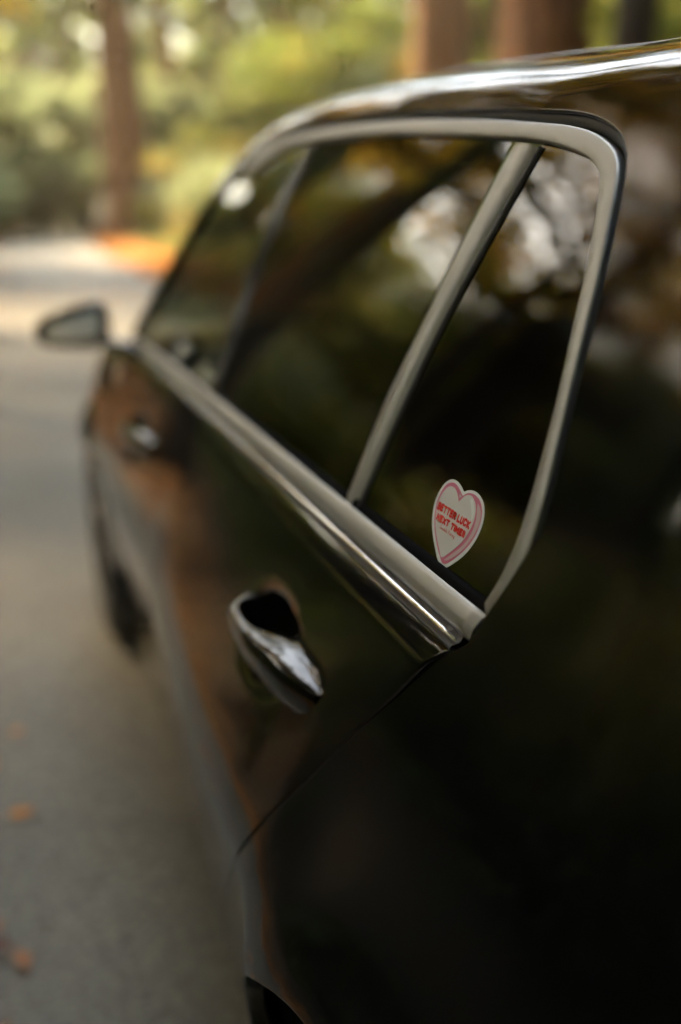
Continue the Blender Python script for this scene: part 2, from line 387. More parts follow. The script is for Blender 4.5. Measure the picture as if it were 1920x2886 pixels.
def handle(dy, parent, mir):
    hy = np.array([.308, .318, .335, .36, .39, .42, .45, .48, .51, .54, .565, .585, .60, .608])
    hs_ = .044+dy                                        # where this handle sits along the car
    outx = np.array([.002, .008, .016, .025, .032, .0365, .039, .0405, .0405, .039, .035, .027, .015, .003])   # outer face in front of the skin
    inx = np.array([-.01, -.01, -.012, -.014, -.014, -.012, .006, .023, .026, .025, .019, .006, -.012, -.014])    # inner face
    hh = np.array([.0170, .0195, .0225, .0250, .0255, .0245, .0230, .0220, .0215, .021, .0205, .0195, .018, .015])
    zc = np.array([.897, .897, .897, .8985, .9005, .901, .9005, .900, .8995, .899, .8985, .898, .898, .898])
    f = lambda v: pchip(hy, v)
    yy = np.unique(np.r_[np.linspace(.308, .608, 90), .309, .312, .604, .607]); n = 56; th = np.linspace(0, 2*math.pi, n, endpoint=False); G = []
    for y in yy:
        o_, i_, h_, z_ = (float(f(v)(y)) for v in (outx, inx, hh*1.16, zc-.011))
        c, s = np.cos(th), np.sin(th); ex = .34
        u = np.sign(c)*np.abs(c)**ex; v = np.sign(s)*np.abs(s)**ex
        out = np.where(u > 0, o_*1.0, i_); mid = .5*(o_+i_); hx = .5*(o_-i_)
        xx = lower(y+hs_, .90)-(mid+hx*u-.10*hx*(v > .6)); zz = z_+h_*v*(1-.10*np.maximum(u, 0)); xx = xx+.010*np.clip(-v, 0, 1)*np.clip(u+.2, 0, 1)*min(1, o_/.02)
        G.append(np.stack([xx, np.full(n, y+hs_), zz+.004-(.007 if dy else 0)], 1))
    o = grid_obj('door_handle', np.array(G), M['paint'], parent, mir, closed_v=True, cap=True)
    # seam of the lock cap and the keyhole cover's slot
    yk = .405; k = int(np.argmin(abs(yy-yk))); ring_ = np.array(G[k]); cen = ring_.mean(0)
    seam = np.stack([cen+(ring_-cen)*1.012+[0, -.0007, 0], cen+(ring_-cen)*1.012+[0, .0007, 0]], 0)
    grid_obj('handle_cap_seam', seam, M['rubber'], parent, mir, closed_v=True)
    return o
def front_window_poly():
    fr = spline2(APIL, 40); top = ic[:][ic[:, 0] > 1.22]
    fr = fr[(fr[:, 0] > 1.60)]
    return np.vstack([fr+[.0, 0], top, [(1.232, 1.40), (1.25, 1.25), (1.262, 1.12), (1.268, 1.05)], [(1.7, 1.05)]])
for mir in (False, True):
    rd = panel('rear_door', rear_poly, door3, M['paint'], car, .0125, mirror=mir, flange=.022)
    fd = panel('front_door', front_poly, door3, M['paint'], car, .0125, mirror=mir, flange=.022)
    belt(.128, 1.206, 'belt_moulding', rd, mir, endcut=.35); belt(1.209, 2.285, 'belt_moulding', fd, mir)
    bead(.150, 1.206, rd, mir); bead(1.209, 2.275, fd, mir)
    handle(0., rd, mir); handle(1.25, fd, mir)
    # black inner sealing lip along the glass
    for (y0, y1, par) in ((.132, 1.206, rd), (1.209, 2.24, fd)):
        yy = np.linspace(y0, y1, 40); z0 = BZ(yy)-.010
        ribbon('glass_seal', np.stack([glassx(yy, z0)-.003, yy, z0], 1), np.stack([glassx(yy, z0+.011)-.002, yy, z0+.011], 1), nrm, [(0, 0), (.5, .001), (1, 0), (1.02, -.004)], M['backing'], par, mir)
    # glass
    panel('window_pane', front_window_poly(), glass3, M['glass_front'], fd, .03, mirror=mir, flange=0)
    DL = [(.424, 1.442), (.470, 1.256), (.490, 1.175), (.506, 1.050)]; DR = [(.359, 1.434), (.414, 1.261), (.437, 1.161), (.459, 1.050)]
    dl, dr = spline2(DL, 24), spline2(DR, 24)
    btop = [(1.185, 1.487), (1.215, 1.40), (1.234, 1.25), (1.246, 1.12), (1.25, 1.05)]
    topc = ic[(ic[:, 0] < 1.18) & (ic[:, 0] > .43)]
    panel('window_pane', np.vstack([btop[::-1], topc+[0, .002], dl]), glass3, M['glass'], rd, .03, mirror=mir, flange=0)
    topq = ic[(ic[:, 0] < .36)]; topq = topq
    panel('quarter_window', np.vstack([dr[::-1], topq, [(.15, 1.05)]]), glass3, M['glass'], rd, .02, mirror=mir, flange=0)
    # divider bar between the rear door glass and the quarter glass: a rounded satin bar
    ribbon('window_divider', lift(dl, .004), lift(dr, .004), nrm, [(0, -.005), (.02, .001), (.06, .0030), (.2, .0062), (.42, .0080), (.60, .0078), (.74, .0055), (.86, .0018), (.92, -.001), (.95, -.006)], M['trim'], rd, mir)
    ribbon('divider_seal', lift(dr+[.002, 0], .001), lift(dr-[.0065, 0], .001), nrm, [(0, 0), (.4, .0045), (.9, .0035), (1, -.002)], M['rubber'], rd, mir)
    # centre pillar: two gloss black covers with the door joint between them
    b0 = spline2([(1.150, 1.487), (1.190, 1.40), (1.212, 1.25), (1.222, 1.12), (1.228, 1.052)], 20); b1 = b0+[.040, 0]; b2 = b0+[.044, 0]; b3 = b0+[.062, 0]
    ribbon('pillar_cover', lift(b1), lift(b0), nrm, [(0, -.004), (.03, .003), (.5, .0045), (.97, .003), (1, -.002)], M['gloss_black'], rd, mir)
    ribbon('pillar_cover', lift(b3), lift(b2), nrm, [(0, -.004), (.06, .003), (.5, .0042), (.94, .003), (1, -.002)], M['gloss_black'], fd, mir)
    # joint in the roof trim above the divider
    j0, j1 = np.array([[.372, 1.4605]]), np.array([[.388, 1.4405]])
    # inner dark shell behind the shut lines
    yy = np.linspace(-.30, 2.34, 60); zz = np.linspace(.24, 1.02, 30)
    Gs = np.stack([np.stack([doorx(yy, np.full(60, z))*0+lower(yy, np.full(60, z))+.040, yy, np.full(60, z)], 1) for z in zz], 1)
    keep = np.hypot(Gs[..., 1], Gs[..., 2]-.352) > .40
    Gs[..., 0] = np.where(keep, Gs[..., 0], .40)
    grid_obj('door_aperture', Gs, M['backing'], car, mir)
    # sill
    yy = np.linspace(.40, 2.36, 40); sec = [(.045, .268), (.052, .262), (.046, .235), (.055, .20), (.085, .175), (.20, .17)]
    grid_obj('sill', np.stack([np.stack([XC(yy)*.6+s0+.014, yy, np.full(40, s1)], 1) for s0, s1 in sec], 1), M['plastic'], car, mir)
    # front wing with its wheel opening
    wing = np.vstack([FRONT_SHUT[2:-4]+[.005, 0], [(2.305, .30), (2.36, .29)], arch(ARCH_F, 172, 5, 44), [(3.20, .42), (3.34, .50), (3.40, .62), (3.40, .75), (3.33, .87), (3.1, .945), (2.8, .985), (2.5, 1.01), (2.33, 1.022)]])
    def wing3(y, z):
        y = np.asarray(y, float); z = np.asarray(z, float); t = np.clip((z-.86)/.16, 0, 1)
        return np.stack([lower(y, z)+.10*t**2.2*np.clip((y-2.3)/.3, 0, 1), y, z], -1)
    panel('front_wing', wing, wing3, M['paint'], car, .02, mirror=mir, flange=.02)
    # wheel arch liners
    for a, nm in ((ARCH_R, 'wheel_arch_liner'), (ARCH_F, 'wheel_arch_liner')):
        c = arch(a, 185, -5, 30, .006); G = np.stack([np.stack([np.full(30, x), c[:, 0], c[:, 1]], 1) for x in (.055, .12, .25, .38)], 1)
        grid_obj(nm, G, M['backing'], car, mir)
        back = np.stack([np.stack([np.full(30, .38), a[0]+(c[:, 0]-a[0])*k, a[1]+(c[:, 1]-a[1])*k], 1) for k in (1, .5, .01)], 1)
        grid_obj('wheel_arch_wall', back, M['backing'], car, mir)
    # wheels
    for cy_ in (0., 2.76):
        wx = .030 if cy_ == 0 else .034
        tp = [(.20, .24), (.235, .255), (.245, .30), (.238, .34), (.215, .356), (.16, .360), (.10, .360), (.045, .356), (.016, .342), (.006, .31), (.008, .275), (.022, .256), (.03, .245)]
        ty = grid_obj('wheel', lathe(tp, 64, wx, cy_, .36), M['tyre'], car, mir, closed_v=True)
        rp = [(.20, .245), (.06, .225), (.035, .235), (.022, .247), (.018, .256), (.026, .262)]
        grid_obj('rim', lathe(rp, 64, wx, cy_, .36), M['rim'], ty, mir, closed_v=True)
        hub = [(.045, .0), (.030, .02), (.028, .055), (.05, .07), (.07, .072)]
        grid_obj('wheel_hub', lathe(hub, 40, wx, cy_, .36), M['rim'], ty, mir, closed_v=True)
        grid_obj('brake_disc', lathe([(.10, .06), (.10, .165), (.115, .165)], 40, wx, cy_, .36), mat('steel', (.25, .25, .25), .4, .9) if 'steel' not in M else M['steel'], ty, mir, closed_v=True)
        for k in range(5):
            a0 = k*2*math.pi/5+.3
            for sgn in (-1, 1):
                r = np.linspace(.05, .238, 10); wd = np.interp(r, [.05, .238], [.016, .013]); xo = np.interp(r, [.05, .12, .238], [.030, .026, .020])
                an = a0+sgn*np.interp(r, [.05, .238], [.28, .16])
                cyv = np.stack([r*np.cos(an), r*np.sin(an)], 1); tn = np.stack([-np.sin(an), np.cos(an)], 1)
                Gq = [np.stack([wx+xo+dx, cy_+cyv[:, 0]+tn[:, 0]*wd*q, .36+cyv[:, 1]+tn[:, 1]*wd*q], 1) for q, dx in ((-1, .03), (-1, .004), (-.7, 0), (.7, 0), (1, .004), (1, .03))]
                grid_obj('spoke', np.stack(Gq, 1), M['rim'], ty, mir)
# -- door mirror: shell, mirror glass, foot
def mirror(parent, mir):
    ph = np.linspace(0, 2*math.pi, 40, endpoint=False)
    def sect(w_, h_, cx, cz, y):
        c, s = np.cos(ph), np.sin(ph); e = .58
        u = np.sign(c)*np.abs(c)**e; v = np.sign(s)*np.abs(s)**e
        sl = .16*u                                       # the shell is slimmer and lower at its outer end
        hz = h_*(1+.30*u*(1 if True else 0))
        return np.stack([cx+w_*u, np.full(40, y)+.012*(-u), cz+hz*v+.012*u], 1)
    secs = [(.080, .038, 2.257), (.092, .048, 2.255), (.098, .053, 2.262), (.098, .054, 2.30), (.086, .046, 2.345), (.062, .036, 2.378), (.028, .018, 2.392), (.004, .003, 2.395)]
    G = np.array([sect(a, b, -.010, 1.088, y) for a, b, y in secs])
    sh_ = grid_obj('door_mirror', G[:, ::-1], M['paint'], parent, mir, closed_v=True)
    g2 = np.array([sect(a, b, -.010, 1.088, y) for a, b, y in ((.080, .038, 2.2572), (.072, .032, 2.275))])
    # mirror glass, turned a little towards the driver and tipped up
    fl = np.array([sect(a, b, -.010, 1.088, 2.2585) for a, b in ((.072, .032), (.045, .024), (.004, .003))])
    fl[..., 1] = 2.2585-.07*(fl[..., 0]+.006)+.015*(fl[..., 2]-1.088)
    q0 = fl[0].copy(); cm = q0.mean(0); mesh_obj('mirror_glass', (q0 if not mir else q0*[-1, 1, 1]+[2*MID, 0, 0]), [tuple(range(40))[::-1] if mir else tuple(range(40))], M['mirror'], sh_, False)
    grid_obj('mirror_bezel', g2, M['gloss_black'], sh_, mir, closed_v=True)
    p = spline2([(.048, 2.318, 1.062), (.080, 2.300, 1.046), (.112, 2.275, 1.036), (.150, 2.262, 1.030)], 12)
    Gt = tube(p, np.linspace(.020, .022, 12), 14); Gt[..., 2] = p[:, None, 2]+(Gt[..., 2]-p[:, None, 2])*.62
    grid_obj('mirror_foot', Gt, M['gloss_black'], sh_, mir, closed_v=True)
for mir in (False, True): mirror(car, mir)
# -- bonnet, nose, tail, floor, lamps
xs = np.linspace(.20, 2*MID-.20, 30); u = (xs-MID)/(MID-.20); yl = np.linspace(0, 1, 24); Gh = []
for t in yl:
    y0 = 2.36+.14*(1-u**2); y1 = 3.36+.16*(1-u**2); y = y0+(y1-y0)*t
    Gh.append(np.stack([xs, y, 1.025-.20*t**1.8+.045*(1-u**2)*(1-.4*t)-.012*np.abs(u)**6], 1))
grid_obj('bonnet', np.array(Gh), M['paint'], car)
def cross(name, ysec, m, n=34):
    """a bumper-like loft across the car: ysec(u) -> list of (y, z, halfwidth)"""
    uu = np.linspace(-1, 1, n); G = [np.stack([MID+hw*uu, y0-bul*np.abs(uu)**4, np.full(n, z)], 1) for (y0, z, hw, bul) in ysec]
    return grid_obj(name, np.stack(G, 1), m, car)
cross('front_bumper', [(3.53, .83, .74, .17), (3.60, .74, .78, .24), (3.63, .62, .80, .27), (3.64, .50, .80, .28), (3.61, .36, .79, .27), (3.56, .24, .77, .26), (3.30, .20, .75, .1)], M['paint'])
cross('radiator_grille', [(3.635, .72, .40, .02), (3.648, .60, .42, .02), (3.650, .46, .42, .02), (3.64, .40, .40, .02)], M['plastic'])
for mir in (False, True):
    s0 = np.array([(.23, 3.40, .84), (.27, 3.46, .80), (.36, 3.54, .79), (.48, 3.565, .80)]); s1 = np.array([(.20, 3.36, .76), (.24, 3.45, .71), (.35, 3.555, .70), (.48, 3.60, .715)])
    a_, b_ = spline2(s0, 14), spline2(s1, 14)
    grid_obj('headlight', np.stack([a_+(b_-a_)*t+np.array([-.01, .02, 0])*math.sin(math.pi*t) for t in np.linspace(0, 1, 6)], 1), M['lens_clear'], car, mir)
tl_ = body(tail[:, 0], tail[:, 1]); uu = np.linspace(0, 1, 30)
Gt = np.stack([np.stack([p[0]+(2*MID-2*p[0])*uu, p[1]-.13*(1-(2*uu-1)**4), p[2]+0*uu], 1) for p in tl_], 1)
grid_obj('tailgate', Gt, M['paint'], car)
p0 = tl_[0]; ue = np.linspace(0, 1, 30)
Gsp = np.stack([np.stack([p0[0]+.03+(2*MID-2*p0[0]-.06)*ue, p0[1]+dy-.12*(1-(2*ue-1)**4), p0[2]+dz+.012*(1-(2*ue-1)**2)*0+0*ue], 1) for dy, dz in ((.08, .012), (-.02, .010), (-.12, -.012), (-.13, -.03), (-.02, -.045))], 1)
grid_obj('roof_spoiler', Gsp, M['paint'], car)
cross('rear_bumper', [(-.86, .66, .90, -.10), (-.95, .60, .92, -.16), (-.97, .50, .92, -.17), (-.94, .38, .90, -.16), (-.85, .25, .86, -.1), (-.6, .22, .84, 0)], M['paint'])
gw = np.stack([np.stack([.40+(2*MID-.80)*uu, y-.13*(1-(2*(.16+.68*uu)-1)**4)-.006, z+0*uu], 1) for y, z in ((-.60, 1.37), (-.66, 1.27), (-.72, 1.16), (-.765, 1.06))], 1)
grid_obj('rear_window', gw, M['glass'], car)
for mir in (False, True):
    ux = np.linspace(.0, .30, 12); Gl = np.stack([np.stack([.165+ux, y-.13*(1-(1-ux/.85)**4)-.012, z+0*ux], 1) for y, z in ((-.79, .98), (-.83, .90), (-.845, .80))], 1)
    grid_obj('rear_light', Gl, M['lens_red'], car, mir)
xs = np.linspace(.10, 2*MID-.10, 6); grid_obj('floor_pan', np.stack([np.stack([xs, np.full(6, y), np.full(6, z)], 1) for y, z in ((-.85, .26), (.45, .22), (2.3, .22), (3.5, .24))], 0), M['backing'], car)
# -- cabin: seats, dashboard, steering wheel, far trim
def rbox(name, c, s, m, parent, tilt=0., r=.04):
    """soft box (superellipsoid)"""
    nu, nv_ = 20, 28; a = np.linspace(-math.pi/2, math.pi/2, nu); b_ = np.linspace(0, 2*math.pi, nv_, endpoint=False); pw = lambda v, e: np.sign(v)*np.abs(v)**e
    A_, B_ = np.meshgrid(a, b_, indexing='ij'); e = .35
    P = np.stack([s[0]*pw(np.cos(A_), e)*pw(np.cos(B_), e), s[1]*pw(np.cos(A_), e)*pw(np.sin(B_), e), s[2]*pw(np.sin(A_), e)], -1)
    ct, st = math.cos(tilt), math.sin(tilt); y_, z_ = P[..., 1].copy(), P[..., 2].copy(); P[..., 1] = y_*ct-z_*st; P[..., 2] = y_*st+z_*ct
    return grid_obj(name, (P+np.array(c)), m, parent, closed_v=True)
for cx in (.55, 1.35):
    s_ = rbox('front_seat', (cx, 1.42, .55), (.25, .27, .09), M['interior'], car); rbox('backrest', (cx, 1.16, .86), (.24, .08, .30), M['interior'], s_, .28); rbox('headrest', (cx, 1.05, 1.24), (.13, .05, .09), M['interior'], s_, .2)
s_ = rbox('rear_seat', (MID, .50, .56), (.66, .27, .09), M['interior'], car); rbox('backrest', (MID, .20, .86), (.66, .08, .30), M['interior'], s_, .35)
for cx in (.52, .95, 1.38): rbox('headrest', (cx, .09, 1.20), (.13, .05, .08), M['interior'], s_, .25)
rbox('dashboard', (MID, 2.18, .90), (.72, .22, .13), M['interior'], car)
th = np.linspace(0, 2*math.pi, 40, endpoint=False); wh = np.stack([.55+.185*np.cos(th), 1.86-.185*np.sin(th)*.42, .92+.185*np.sin(th)*.9], 1); wh = np.vstack([wh, wh[:1]])
sw = grid_obj('steering_wheel', tube(wh, .015, 8), M['interior'], car, closed_v=True); rbox('wheel_boss', (.55, 1.87, .92), (.06, .03, .06), M['interior'], sw)
for sg in (-1, 1): grid_obj('wheel_spoke', tube([(.55, 1.87, .92), (.55+sg*.1, 1.862, .925), (.55+sg*.183, 1.86, .92)], .014, 8), M['interior'], sw, closed_v=True)

# -- heart-shaped sticker on the quarter glass
ST_O = np.array([.1800, .2340, 1.1120]); ST_N = np.array([-.937, 0, .349]); ST_U = np.array([0, -1., 0]); ST_V = np.array([.349, 0, .937])
def stick(name, pts, m, parent, h, smooth=True, thick=.00012):
    """flat vinyl layer on the glass; pts in millimetres along and up the pane"""
    p = np.array(pts, float)
    if smooth:                              # round the traced outline, keep sharp corners
        q = [];  n = len(p)
        for i in range(n):
            a, b_, c, d = p[i-1], p[i], p[(i+1) % n], p[(i+2) % n]
            ang = lambda u_, v_: np.dot(u_, v_)/(np.linalg.norm(u_)*np.linalg.norm(v_)+1e-9)
            ta = (c-a)/2 if ang(b_-a, c-b_) > .3 else (c-b_)*.9; tb = (d-b_)/2 if ang(c-b_, d-c) > .3 else (c-b_)*.9
            for t in np.linspace(0, 1, 6, endpoint=False):
                q.append((2*t**3-3*t**2+1)*b_+(t**3-2*t**2+t)*ta+(-2*t**3+3*t**2)*c+(t**3-t**2)*tb)
        p = np.array(q)
    if np.sum(p[:, 0]*np.roll(p[:, 1], -1)-np.roll(p[:, 0], -1)*p[:, 1]) < 0: p = p[::-1]
    res = delaunay_2d_cdt([Vector(a) for a in p], [], [list(range(len(p)))], 1, 1e-6)
    v2 = np.array([(a.x, a.y) for a in res[0]])/1000; F = [list(f) for f in res[2]]
    top = on_glass(v2, h); bot = on_glass(v2, h-thick); nb = len(v2)
    fl = []
    for f in F:
        a, b_, c = (top[k] for k in f[:3]); fl.append(f if np.dot(np.cross(b_-a, c-a), ST_N) > 0 else f[::-1])
    m_ = len(p); side = [(i, (i+1) % m_, nb+(i+1) % m_, nb+i) for i in range(m_)]
    return mesh_obj(name, np.vstack([top, bot]), fl+side, m, parent, False)
def on_glass(v2, h):
    P = ST_O+v2[:, :1]*ST_U+v2[:, 1:]*ST_V
    P[:, 0] = glassx(P[:, 1], P[:, 2]); return P+ST_N*h
OUTL = [(-11.1, 29.0), (-19.0, 31.7), (-28.2, 33.8), (-37.8, 33.6), (-45.5, 30.8), (-51.5, 25.9), (-55.2, 19.2), (-57.1, 11.8), (-56.8, 4.4), (-54.2, -2.8), (-49.9, -10.0), (-44.9, -16.0), (-36.5, -23.3), (-26.8, -30.0), (-16.9, -36.5), (-11.1, -39.4), (-5.6, -40.7), (1.7, -40.3), (7.1, -37.6), (14.9, -31.6), (23.9, -23.4), (31.5, -13.9), (36.6, -4.0), (38.7, 4.4), (38.5, 13.4), (35.7, 20.7), (30.5, 26.9), (24.2, 30.6), (16.5, 33.1), (7.8, 34.0), (-0.4, 32.9), (-6.9, 30.8)]
PINK = [(-10.7, 25.2), (-16.8, 27.5), (-24.0, 29.9), (-31.6, 31.3), (-38.5, 30.4), (-44.3, 28.0), (-48.8, 23.9), (-51.4, 18.8), (-52.7, 13.5), (-52.7, 6.6), (-50.5, -0.3), (-46.9, -6.7), (-40.3, -14.6), (-30.5, -22.9), (-20.2, -29.8), (-12.2, -34.0), (-6.5, -36.9), (-0.8, -37.2), (4.1, -35.2), (12.5, -28.6), (21.3, -20.1), (27.9, -11.9), (32.8, -3.0), (35.0, 5.5), (34.5, 13.6), (32.1, 20.1), (27.2, 25.5), (20.5, 29.2), (13.3, 30.9), (6.0, 31.2), (-1.2, 30.1), (-6.6, 27.8)]
FACE = [(-13.7, 18.3), (-18.7, 22.7), (-25.3, 26.2), (-31.2, 27.5), (-37.3, 27.0), (-42.6, 24.5), (-46.7, 20.0), (-49.0, 14.5), (-49.8, 9.3), (-48.9, 2.7), (-45.2, -5.2), (-38.7, -13.1), (-29.2, -21.0), (-18.2, -28.2), (-8.9, -33.4), (0.5, -26.9), (12.4, -15.5), (18.9, -6.9), (22.3, 1.6), (23.4, 10.3), (21.4, 17.9), (17.0, 23.6), (11.3, 27.1), (4.9, 28.8), (-0.7, 28.2), (-6.1, 25.9), (-10.2, 21.9)]
BAND = [(-2.6, -33.7), (5.0, -27.1), (16.4, -16.5), (23.1, -8.3), (26.9, 0.7), (27.3, 9.1), (24.8, 16.6), (21.0, 22.4), (19.6, 25.9), (25.3, 23.6), (30.6, 19.2), (33.2, 12.7), (33.1, 5.4), (30.6, -2.7), (25.7, -11.6), (19.0, -19.9), (10.5, -27.4), (1.3, -33.1)]
NOTCH = [(-17.4, 25.4), (-11.4, 24.1), (-14.2, 21.1)]
SHINE = [(5.4, 25.0), (6.7, 26.5), (9.9, 26.3), (16.4, 21.1), (19.6, 17.4), (20.8, 13.6), (20.4, 10.3), (18.7, 10.0), (16.4, 14.2), (13.4, 18.0), (8.6, 22.2)]
sticker = stick('heart_sticker', OUTL, M['st_white'], car, .0004)
sticker['label'] = 'white and pink heart sticker with red lettering on the rear quarter glass'
stick('pink_border', PINK, M['st_pink'], sticker, .00055)
stick('heart_face', FACE, M['st_face'], sticker, .0007)
stick('pink_side_band', BAND, M['st_light'], sticker, .0007)
stick('notch_fill', NOTCH, M['st_light'], sticker, .0007, smooth=False)
stick('white_highlight', SHINE, M['st_white'], sticker, .00085)
# lettering: chunky hand-cut capitals built from rounded strokes
GLY = {'B': [[(0, 0), (0, 1), (.62, 1), (.78, .88), (.78, .66), (.6, .54), (0, .54)], [(.6, .54), (.84, .42), (.84, .14), (.66, 0), (0, 0)]],
       'E': [[(.8, 1), (0, 1), (0, 0), (.8, 0)], [(0, .52), (.66, .52)]], 'T': [[(0, 1), (.9, 1)], [(.45, 1), (.45, 0)]],
       'R': [[(0, 0), (0, 1), (.6, 1), (.8, .86), (.8, .62), (.6, .48), (0, .48)], [(.42, .46), (.86, 0)]],
       'L': [[(0, 1), (0, 0), (.74, 0)]], 'U': [[(0, 1), (0, .22), (.18, 0), (.62, 0), (.8, .22), (.8, 1)]],
       'C': [[(.82, .82), (.62, 1), (.2, 1), (0, .78), (0, .22), (.2, 0), (.62, 0), (.82, .18)]],
       'K': [[(0, 0), (0, 1)], [(.8, 1), (.06, .5), (.84, 0)]], 'N': [[(0, 0), (0, 1), (.8, 0), (.8, 1)]], 'X': [[(0, 0), (.84, 1)], [(0, 1), (.84, 0)]],
       'I': [[(0, 0), (0, 1)]], 'M': [[(0, 0), (.04, 1), (.52, .3), (1.0, 1), (1.04, 0)]], '!': [[(0, 1), (0, .42)], [(0, .03), (0, .06)]], ' ': []}
ADV = {'I': .0, '!': .0, 'M': 1.04, 'T': .9, 'L': .74, ' ': .12}
def stroke_mesh(lines, wid, h, name, m, parent):
    V_, F_ = [], []
    for ln in lines:
        ln = np.array(ln, float); c = ln
        for a, b_ in zip(c[:-1], c[1:]):
            d = b_-a; Ld = np.linalg.norm(d); d = d/(Ld+1e-9); nn = np.array([-d[1], d[0]]); base = len(V_)
            th = np.linspace(math.pi/2, 3*math.pi/2, 7); 
            pts = [a+wid*(math.cos(t)*d+math.sin(t)*nn) for t in th]+[b_-wid*(math.cos(t)*d+math.sin(t)*nn) for t in th]
            V_ += pts; F_.append(list(range(base, base+len(pts))))
    v2 = np.array(V_)/1000; P = on_glass(v2, h)
    fl = []
    for k, f in enumerate(F_):
        P[f] += ST_N*(.00002*(k % 5)); a, b_, c = P[f[0]], P[f[4]], P[f[9]]; fl.append(f if np.dot(np.cross(b_-a, c-a), ST_N) > 0 else f[::-1])
    return mesh_obj(name, P, fl, m, parent, False)
def write(text, x0, x1, y0, y1, wid, h, wob):
    n = 0.; gap_ = .46; w_ = [ADV.get(ch, .84) for ch in text]; tot = sum(w_)+gap_*(len(text)-1); sx = (x1-x0-2*wid)/tot; x = x0+wid
    for i, ch in enumerate(text):
        if GLY[ch]:
            dyy = wob*math.sin(i*2.3); tl = .04*math.sin(i*1.7)
            ls = [[(x+px*sx+tl*(py-.5)*3, y0+wid+dyy+py*(y1-y0-2*wid)) for px, py in s] for s in GLY[ch]]
            stroke_mesh(ls, wid, h, 'letter', M['st_red'], sticker)
        x += (w_[i]+gap_)*sx
write('BETTER LUCK', -48.2, 20.6, 1.9, 9.4, 1.12, .0009, .18)
write('NEXT TIME!!', -42.9, 17.4, -7.2, -.4, 1.08, .0009, .18)
SCR = {'S': [[(.5, .9), (.3, 1), (.12, .85), (.2, .6), (.4, .4), (.35, .1), (.1, 0), (-.05, .12)]], 'a': [[(.42, .5), (.15, .5), (.05, .2), (.2, 0), (.4, .2), (.42, .5), (.45, .05), (.6, .05)]],
       'n': [[(0, .5), (.05, 0), (.1, .35), (.3, .5), (.38, .3), (.4, .03), (.58, .06)]], 'd': [[(.42, .45), (.15, .5), (.05, .2), (.2, 0), (.4, .2), (.55, 1), (.46, .05), (.6, .05)]],
       'l': [[(0, .05), (.25, .8), (.15, 1), (.06, .7), (.1, .05), (.3, .05)]], 's': [[(0, .05), (.25, .5), (.3, .2), (.15, 0), (.4, .05)]],
       'R': [[(.1, 0), (.2, .95)], [(0, .8), (.25, 1), (.5, .9), (.45, .65), (.2, .5), (.55, .05), (.7, .05)]], 'c': [[(.4, .42), (.2, .5), (.05, .2), (.2, 0), (.45, .1)]],
       'i': [[(.05, .5), (.08, .05), (.25, .05)], [(.1, .75), (.11, .78)]], 'g': [[(.42, .48), (.15, .5), (.05, .2), (.2, 0), (.4, .25), (.42, .5), (.36, -.35), (.12, -.4), (.5, .1)]], ' ': []}
x = -30.3; sx = 34.5/8.3
for ch in 'Sandals Racing':
    if SCR[ch]: stroke_mesh([[(x+px*sx+.25*py, -11.9+py*3.3) for px, py in s] for s in SCR[ch]], .19, .0009, 'script_letter', M['st_red'], sticker)
    x += {'S': .62, 'R': .76, 'l': .36, 'i': .30, ' ': .45, 's': .46, 'c': .5}.get(ch, .62)*sx

# ---------------------------------------------------------------- ground, road, litter
def smooth(t): t = np.clip(t, 0, 1); return t*t*(3-2*t)
RL = pchip([-60, -10, 15, 30, 50, 70, 90, 120, 160, 220], [-3.0, -1.7, -1.6, -1.5, -.7, .6, 4.2, 9.0, 17.0, 30.])
RR = pchip([-60, -10, 15, 30, 50, 70, 90, 120, 160, 220], [3.4, 3.3, 3.3, 3.6, 4.4, 6.2, 10.0, 15.0, 23.0, 36.])
def wob(x, y): return .10*np.sin(x*.9+y*.35)+.07*np.sin(x*.33-y*.8+1.3)+.05*np.sin(x*2.1+y*1.7)
def gz(x, y):
    x = np.asarray(x, float); y = np.asarray(y, float)
    rise = .022*np.maximum(y-60, 0)*smooth((y-60)/30)
    l = np.maximum(RL(y)-x, 0); r = np.maximum(x-RR(y), 0); d = l+r
    bank = .05*d*smooth(d/6)+.10*smooth(d/1.2)*(1+wob(x, y))*.5
    return rise+np.where(d > 0, bank, 0)+wob(x, y)*smooth((d-.5)/3)*.9
M['ground'] = mat('forest_floor', (.2, .1, .04), .95)
_v = coords(M['ground'])
L(M['ground'], ramp(M['ground'], noise(M['ground'], _v, 1.3, 8, .65), [(.30, (.014, .015, .006)), (.45, (.026, .024, .009)), (.60, (.050, .034, .012)), (.75, (.028, .028, .010))]), bsdf(M['ground']).inputs['Base Color'])
bump(M['ground'], noise(M['ground'], _v, 14, 6), .6, .05)
def axis(lo, hi, fine_lo, fine_hi, fs, cs): return np.unique(np.r_[np.arange(lo, fine_lo, cs), np.arange(fine_lo, fine_hi, fs), np.arange(fine_hi, hi+cs, cs)])
gx = axis(-420, 420, -14, 18, .5, 12); gy = axis(-300, 560, -14, 90, 1.0, 14)
GX, GY = np.meshgrid(gx, gy, indexing='ij'); inroad = (GX > RL(GY)+.2) & (GX < RR(GY)-.2)
GZ = gz(GX, GY)-np.where(inroad, .06, .0)
gnd = grid_obj('ground', np.stack([GX, GY, GZ], -1), M['ground'], None); tag(gnd, kind='structure')
M['road'] = mat('asphalt', (.1, .1, .09), .8)
_v = coords(M['road']); _big = noise(M['road'], _v, .7, 5); _fine = noise(M['road'], _v, 55, 4, .7)
_mx = N(M['road'], 'ShaderNodeMix'); _mx.data_type = 'RGBA'; _mx.blend_type = 'MULTIPLY'; _mx.inputs[0].default_value = 1
L(M['road'], ramp(M['road'], _big, [(.3, (.105, .099, .078)), (.7, (.165, .155, .122))]), _mx.inputs[6])
